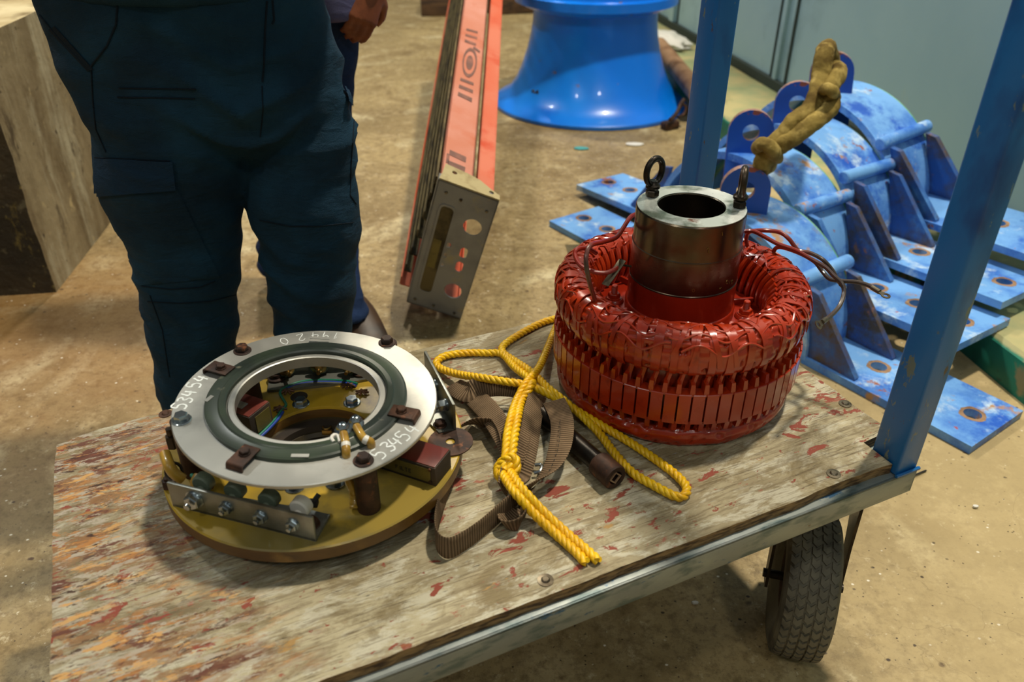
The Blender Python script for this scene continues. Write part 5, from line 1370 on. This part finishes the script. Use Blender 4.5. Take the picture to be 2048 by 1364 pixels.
def tube_loft(bm, pts, n=20):
    """pts: (x,y,z,r) tapered limb, closed"""
    P = [V3(p[:3]) for p in pts]; F = frames(P); rows = []
    for p, (t, nn, b), q in zip(P, F, pts): rows.append([bm.verts.new(p + (nn * math.cos(2 * PI * k / n) + b * math.sin(2 * PI * k / n)) * q[3]) for k in range(n)])
    for a, b in zip(rows, rows[1:]):
        for k in range(n): bm.faces.new((a[k], a[(k + 1) % n], b[(k + 1) % n], b[k]))
    bm.faces.new(rows[0][::-1]); bm.faces.new(rows[-1])
def blob(bm, c, r, n=3):
    t = bmesh.new(); bmesh.ops.create_icosphere(t, subdivisions=n, radius=1); bmesh.ops.scale(t, vec=r, verts=t.verts); merge(bm, t, Matrix.Translation(c))
def add_hand(bm, wrist, fdir, palm_n, side=1, curl=.5):
    f = V3(fdir).normalized(); n = V3(palm_n); n = (n - f * n.dot(f)).normalized(); s = f.cross(n) * side
    Mh = Matrix((s, f, n)).transposed().to_4x4(); Mh.translation = V3(wrist)
    t = bmesh.new(); bmesh.ops.create_cube(t, size=1); bmesh.ops.scale(t, vec=(.078, .092, .028), verts=t.verts); bmesh.ops.translate(t, vec=(0, .052, 0), verts=t.verts)
    bmesh.ops.subdivide_edges(t, edges=t.edges[:], cuts=3, use_grid_fill=True)
    for v in t.verts: v.co.x *= 1 - .25 * max(0, (.03 - v.co.y) / .04); v.co.z *= 1 - .5 * (abs(v.co.x) / .039) ** 3
    merge(bm, t, Mh)
    for i, (x, L) in enumerate(((-.029, .070), (-.010, .078), (.010, .073), (.028, .058))):
        a = 0; p = V3((x, .090, 0)); pts = [Mh @ V3((x, .075, 0))]; pts = [tuple(Mh @ V3((x, .075, 0))) + (.0095,)]
        for k, fr in enumerate((.0, .45, .28, .27)):
            a += 0 if k == 0 else curl * (.7 if k == 1 else .9); p = p + V3((0, math.cos(a) * L * fr, -math.sin(a) * L * fr)); pts.append(tuple(Mh @ p) + (.0093 - .0009 * k,))
        tube_loft(bm, pts, 12)
    pts = [tuple(Mh @ V3(q)) + (r,) for q, r in (((-.028, .022, -.004), .014), ((-.050, .045, -.012), .0125), ((-.058, .070, -.022), .0105), ((-.052, .090, -.032), .009))]
    tube_loft(bm, pts, 12)
def add_head(bm, c, h=.235):
    c = V3(c); blob(bm, c, (h * .33, h * .40, h * .5), 4); blob(bm, c + V3((0, -h * .16, -h * .24)), (h * .23, h * .26, h * .24), 4)
    tube_loft(bm, [tuple(c + V3((0, -h * .39, h * .04))) + (.008,), tuple(c + V3((0, -h * .47, -h * .10))) + (.014,), tuple(c + V3((0, -h * .40, -h * .14))) + (.012,)], 10)
    for s in (-1, 1): blob(bm, c + V3((s * h * .34, 0, -h * .04)), (.008, .018, .032), 2); blob(bm, c + V3((s * h * .14, -h * .37, .0)), (.016, .010, .008), 2)
    blob(bm, c + V3((0, -h * .38, -h * .27)), (.024, .010, .007), 2)
    tube_loft(bm, [tuple(c + V3((0, .01, -h * .2))) + (.060,), tuple(c + V3((0, .015, -h * .75))) + (.062,)], 16)
def wrinkle(o, amp, f, seed=0):
    me = o.data; co = [v.co.copy() for v in me.vertices]; nr = [v.normal.copy() for v in me.vertices]
    for v, p, n in zip(me.vertices, co, nr): v.co = p + n * f(p) * amp
    me.update()
# ---------------- person 1
P1Y = 1.50
hips = [(-95, 62, 645), (-40, 66, 648), (0, 75, 652), (60, 96, 665), (120, 121, 681), (170, 152, 692), (215, 176, 702), (262, 215, 690), (300, 260, 660)]
legL = [(120, 120, 420), (170, 152, 470), (215, 170, 515), (250, 190, 521), (300, 188, 512), (350, 195, 503), (385, 204, 492), (410, 216, 485), (440, 238, 482), (470, 250, 481), (500, 262, 481), (545, 276, 479), (565, 281, 478), (600, 284, 474), (640, 288, 473), (700, 301, 472), (760, 313, 470), (820, 326, 467), (870, 336, 464)]
legR = [(120, 420, 679), (170, 500, 690), (220, 520, 704), (250, 522, 708), (300, 508, 712), (350, 496, 714), (385, 494, 716), (417, 498, 717), (440, 506, 718), (480, 518, 717), (520, 525, 716), (560, 536, 715), (600, 543, 712), (640, 550, 708), (680, 556, 703), (760, 561, 699), (820, 566, 696), (880, 570, 694)]
man = thing('person', 'person in dark navy cargo work trousers standing close behind the cart', 'person', (-.60, P1Y, 0))
bm = bm_new()
hs_ = leg_secs(hips, P1Y, .50); loft(bm, [(c, w, d * (1 if c.z > .80 else max(.45, 1 - (.80 - c.z) * 4))) for c, w, d in hs_], pw=.9)
for rows in (legL, legR):
    s = leg_secs(rows, P1Y, .80); loft(bm, s)
me = bpy.data.meshes.new('trousers'); bmesh.ops.recalc_face_normals(bm, faces=bm.faces); bm.to_mesh(me); bm.free(); me.materials.append(M_NAVY)
tr = bpy.data.objects.new('trousers', me); COL.objects.link(tr); remesh(tr, .0085, 6)
tr.parent = man; tr.matrix_parent_inverse = PW(man).inverted()
CR = atY(518, 190, P1Y)
def wr1(p):
    d = (p - CR)
    near = math.exp(-((d.x / .22) ** 2 + (d.z / .13) ** 2))
    u = p.z * 46 - abs(d.x) * 20 + 1.8 * noise.noise(p * 9)
    w = near * (1.0 - abs(math.sin(u))) ** 1.4 * (.7 + noise.noise(p * 6)) * .026
    kz = math.exp(-((p.z - .47) / .11) ** 2) + .8 * math.exp(-((p.z - .20) / .10) ** 2)
    u2 = p.z * 40 + p.x * 26 + 2.4 * noise.noise(V3((p.x * 8, p.y * 8, p.z * 11)))
    w += kz * (1 - abs(math.sin(u2))) ** 1.2 * .012 * (.5 + noise.noise(p * 5 + V3((4, 4, 4))))
    w += .008 * noise.noise(V3((p.x * 8, p.y * 8, p.z * 14))) + .0016 * noise.noise(p * 40)
    return w
wrinkle(tr, 1.0, wr1)
def bvh_of(o):
    M_ = PW(o); vs_ = [M_ @ v.co for v in o.data.vertices]; return BVHTree.FromPolygons(vs_, [tuple(p.vertices) for p in o.data.polygons])
TB = bvh_of(tr)
def hit(px, py, off=.0):
    d = ray(px, py).normalized(); r = TB.ray_cast(CAMP, d)
    if r[0] is None: return None
    return r[0] + r[1] * off if r[1].dot(d) < 0 else r[0] - r[1] * off
def cloth_patch(name, quadp, off, mat, nu=24, nv=12, thick=.004, parent=tr):
    (x0, y0), (x1, y1), (x2, y2), (x3, y3) = quadp; bm = bm_new(); g = []
    for j in range(nv + 1):
        row = []
        for i in range(nu + 1):
            u, v = i / nu, j / nv
            px = (x0 * (1 - u) + x1 * u) * (1 - v) + (x3 * (1 - u) + x2 * u) * v; py = (y0 * (1 - u) + y1 * u) * (1 - v) + (y3 * (1 - u) + y2 * u) * v
            h_ = hit(px, py, off * (.6 + .4 * v)); row.append(h_)
        g.append(row)
    last = None; V = [[None] * (nu + 1) for _ in range(nv + 1)]; W = [[None] * (nu + 1) for _ in range(nv + 1)]
    for j in range(nv + 1):
        for i in range(nu + 1):
            p = g[j][i]
            if p is None: continue
            V[j][i] = bm.verts.new(p); W[j][i] = bm.verts.new(p - (CAMP - p).normalized() * (thick + off))
    for j in range(nv):
        for i in range(nu):
            q = [V[j][i], V[j][i + 1], V[j + 1][i + 1], V[j + 1][i]]; r = [W[j][i], W[j][i + 1], W[j + 1][i + 1], W[j + 1][i]]
            if None in q: continue
            bm.faces.new(q); bm.faces.new(r[::-1])
            if j == 0 or None in (V[j - 1][i], V[j - 1][i + 1]): bm.faces.new((q[0], q[1], r[1], r[0]))
            if j == nv - 1 or None in (V[j + 1][i], V[j + 1][i + 1]): bm.faces.new((q[3], q[2], r[2], r[3]))
            if i == 0: bm.faces.new((q[0], q[3], r[3], r[0]))
            if i == nu - 1: bm.faces.new((q[1], q[2], r[2], r[1]))
    return link(name, bm, mat, parent, angle=60)
def seam(pts, r=.0013, mat=None, off=.0006, parent=tr, name='seam'):
    P = []
    for a, b in zip(pts, pts[1:]):
        n = max(2, int(math.hypot(b[0] - a[0], b[1] - a[1]) / 6))
        for k in range(n):
            t = k / n; h_ = hit(a[0] + (b[0] - a[0]) * t, a[1] + (b[1] - a[1]) * t, off)
            if h_ is not None and (not P or (h_ - P[-1]).length < .06): P.append(h_)
    if len(P) > 3:
        bm = bm_new(); add_tube(bm, P, r, 6); return link(name, bm, mat or M_THREAD, parent)
cloth_patch('pocket_flap', [(192, 316), (345, 322), (352, 378), (194, 392)], .006, M_FLAP, 30, 12)
cloth_patch('pocket_flap', [(683, 172), (693, 178), (706, 226), (690, 200)], .010, M_FLAP, 6, 12)
cloth_patch('pocket_panel', [(194, 385), (352, 372), (440, 555), (282, 570)], .002, M_NAVY, 26, 26)
cloth_patch('pocket_opening', [(98, 60), (110, 52), (188, 138), (176, 142)], .002, M_THREAD, 6, 14)
seam([(190, 315), (345, 322)]); seam([(236, 2), (232, 50), (214, 92), (178, 138)], .0018); seam([(80, 30), (120, 78), (176, 138)], .0018); seam([(183, 142), (186, 200), (192, 258), (215, 310)], .0015)
seam([(534, 2), (530, 60), (528, 130), (524, 170)], .0018); seam([(545, 0), (548, 40), (540, 56)], .002)
seam([(238, 176), (398, 178)]); seam([(235, 194), (396, 197)]); seam([(296, 603), (360, 606), (420, 602), (478, 588)]); seam([(284, 572), (340, 578), (400, 574), (436, 560)])
seam([(708, 240), (702, 330), (700, 390), (716, 414)]); seam([(520, 440), (580, 452), (640, 452), (712, 444)]); seam([(300, 590), (325, 660), (340, 760)]); seam([(524, 172), (526, 220), (520, 280)], .0012)
bm = bm_new()      # shirt above the trousers, out of the picture
loft(bm, [((-.575, P1Y + .01, .985), .235, .150), ((-.575, P1Y + .01, 1.10), .245, .160), ((-.57, P1Y + .02, 1.25), .235, .145), ((-.57, P1Y + .03, 1.40), .225, .125), ((-.57, P1Y + .04, 1.50), .14, .09), ((-.57, P1Y + .04, 1.53), .08, .07)])
for s in (-1, 1):
    tube_loft(bm, [(-.57 + s * .18, P1Y + .04, 1.44, .070), (-.57 + s * .25, P1Y + .03, 1.36, .066), (-.57 + s * .29, P1Y + .02, 1.20, .055), (-.57 + s * .30, P1Y - .02, 1.12, .052), (-.57 + s * .20, P1Y - .17, 1.16, .045), (-.57 + s * .12, P1Y - .22, 1.18, .040)])
me = bpy.data.meshes.new('shirt'); bm.to_mesh(me); bm.free(); me.materials.append(M_NAVY); sh = bpy.data.objects.new('shirt', me); COL.objects.link(sh); remesh(sh, .012, 4); sh.parent = man; sh.matrix_parent_inverse = PW(man).inverted()
def body(parent, head, hands, name='body', vox=.0045):
    bm = bm_new(); add_head(bm, head)
    for w, f, n, s, arm_ in hands:
        add_hand(bm, w, f, n, s); tube_loft(bm, [tuple(V3(arm_)) + (.036,), tuple(V3(w) - V3(f).normalized() * .02) + (.027,), tuple(V3(w) + V3(f).normalized() * .025) + (.026,)], 14)
    t = [V3(arm_) for *_r, arm_ in hands]
    if len(t) == 2:
        sh_ = V3(head) + V3((0, .02, -.24))
        for a in t:
            el = (a + sh_) / 2 + V3((math.copysign(.22, a.x - sh_.x), .03, -.05))
            tube_loft(bm, [tuple(sh_) + (.055,), tuple(sh_ + V3((math.copysign(.16, a.x - sh_.x), 0, -.02))) + (.05,), tuple(el) + (.040,), tuple(a) + (.036,)], 14)
    me = bpy.data.meshes.new(name); bmesh.ops.recalc_face_normals(bm, faces=bm.faces); bm.to_mesh(me); bm.free(); me.materials.append(M_SKIN)
    o = bpy.data.objects.new(name, me); COL.objects.link(o); remesh(o, vox, 3); o.parent = parent; o.matrix_parent_inverse = PW(parent).inverted()
    bm = bm_new(); c = V3(head); blob(bm, c + V3((0, .022, .028)), (.083, .095, .105), 4)
    for v in list(bm.verts):
        if v.co.y < c.y - .055 or (v.co.z < c.z - .03 and v.co.y < c.y + .01): v.co = v.co.lerp(c, .25)
    link('hair', bm, M_BLACK, parent, angle=80); return o
body(man, (-.57, P1Y + .02, 1.665), [((-.63, P1Y - .25, 1.18), (.9, -.35, 0), (0, -.4, 1), 1, (-.72, P1Y - .19, 1.17)), ((-.51, P1Y - .25, 1.18), (-.9, -.35, .05), (0, -.4, 1), -1, (-.42, P1Y - .19, 1.17))])
def shoe(parent, heel, yaw, L=.30):
    bm = bm_new(); Mh = Matrix.Translation(heel) @ Matrix.Rotation(yaw, 4, 'Z')
    secs = []
    n = 18; rows = []
    for i in range(13):
        t = i / 12; x = t * L; w = .040 + .012 * math.sin(PI * min(1, t * 1.1)) - (.022 if t > .95 else 0) - (.010 if t < .05 else 0); h = .115 - .075 * max(0, min(1, (t - .30) / .45)) - (.018 if t > .93 else 0)
        rows.append([bm.verts.new(Mh @ V3((x, w * math.cos(2 * PI * k / n), h / 2 + (h / 2) * math.copysign(abs(math.sin(2 * PI * k / n)) ** .7, math.sin(2 * PI * k / n)) + .004))) for k in range(n)])
    for a, b in zip(rows, rows[1:]):
        for k in range(n): bm.faces.new((a[k], a[(k + 1) % n], b[(k + 1) % n], b[k]))
    bm.faces.new(rows[0][::-1]); bm.faces.new(rows[-1]); o = link('shoe', bm, M_SHOE, parent, angle=50)
    bm = bm_new(); add_plate(bm, Mh, [(0, -.036), (.10, -.040), (.20, -.052), (.27, -.042), (L + .004, 0), (.27, .042), (.20, .052), (.10, .040), (0, .036)], .016); link('sole', bm, M_BLACK, o)
cL = atY(396, 840, P1Y); cR = atY(632, 840, P1Y)
shoe(man, V3((cL.x + .02, P1Y + .08, 0)), math.radians(-105)); shoe(man, V3((cR.x - .01, P1Y + .08, 0)), math.radians(-80))
# ---------------- person 2
P2Y = 2.12
man2 = thing('person', 'person in blue-navy trousers and brown boots, mostly hidden behind the nearer worker', 'person', (-.58, P2Y, 0))
bm = bm_new()
loft(bm, leg_secs([(-60, 560, 735), (0, 560, 733), (33, 560, 730), (52, 562, 729), (75, 562, 719), (100, 564, 717), (145, 566, 714)], P2Y, .60), pw=.9)
loft(bm, leg_secs([(75, 640, 718), (145, 612, 714), (187, 606, 708), (220, 604, 704), (300, 606, 704), (380, 610, 706), (440, 614, 710), (500, 622, 716, -.04), (530, 628, 723, -.08), (555, 630, 721, -.11), (570, 632, 717, -.13), (590, 630, 730, -.15), (620, 630, 737, -.17), (634, 632, 733, -.18)], P2Y, .8))
loft(bm, leg_secs([(75, 566, 640), (145, 540, 640), (220, 520, 622), (320, 510, 604), (400, 508, 596), (480, 514, 592), (520, 516, 590), (548, 518, 592)], P2Y + .16, .8))
me = bpy.data.meshes.new('trousers'); bmesh.ops.recalc_face_normals(bm, faces=bm.faces); bm.to_mesh(me); bm.free(); me.materials.append(M_NAVY2)
tr2 = bpy.data.objects.new('trousers', me); COL.objects.link(tr2); remesh(tr2, .009, 5); tr2.parent = man2; tr2.matrix_parent_inverse = PW(man2).inverted()
wrinkle(tr2, 1.0, lambda p: .006 * noise.noise(V3((p.x * 10, p.y * 10, p.z * 18))) + .007 * math.exp(-((p.z - .12) / .12) ** 2) * math.sin(p.z * 90 + p.x * 30))
bm = bm_new(); x2 = -.52
loft(bm, [((-.50, P2Y, .845), .175, .13), ((x2, P2Y, .95), .20, .14), ((x2, P2Y, 1.15), .20, .14), ((x2, P2Y, 1.38), .20, .12), ((x2, P2Y, 1.46), .12, .09), ((x2, P2Y, 1.49), .07, .07)])
for s in (-1, 1): tube_loft(bm, [(x2 + s * .15, P2Y, 1.40, .065), (x2 + s * .215, P2Y, 1.30, .058), (x2 + s * .235, P2Y + .01, 1.14, .050), (x2 + s * .225, P2Y - .02, 1.02, .045)])
me = bpy.data.meshes.new('shirt'); bm.to_mesh(me); bm.free(); me.materials.append(M_SHIRT2); s2 = bpy.data.objects.new('shirt', me); COL.objects.link(s2); remesh(s2, .012, 4); s2.parent = man2; s2.matrix_parent_inverse = PW(man2).inverted()
hw = atY(745, -40, P2Y - .05)
body(man2, (x2, P2Y, 1.62), [(tuple(hw), (-.25, -.25, -.75), (.5, -.8, 0), 1, (x2 + .225, P2Y - .02, 1.03)), ((x2 - .22, P2Y - .05, .88), (.1, -.1, -1), (1, 0, 0), -1, (x2 - .225, P2Y - .02, 1.03))])
shoe(man2, V3((-.485, 2.05, 0)), math.radians(-58), .27)
shoe(man2, V3((-.735, 2.40, 0)), math.radians(-80), .27)
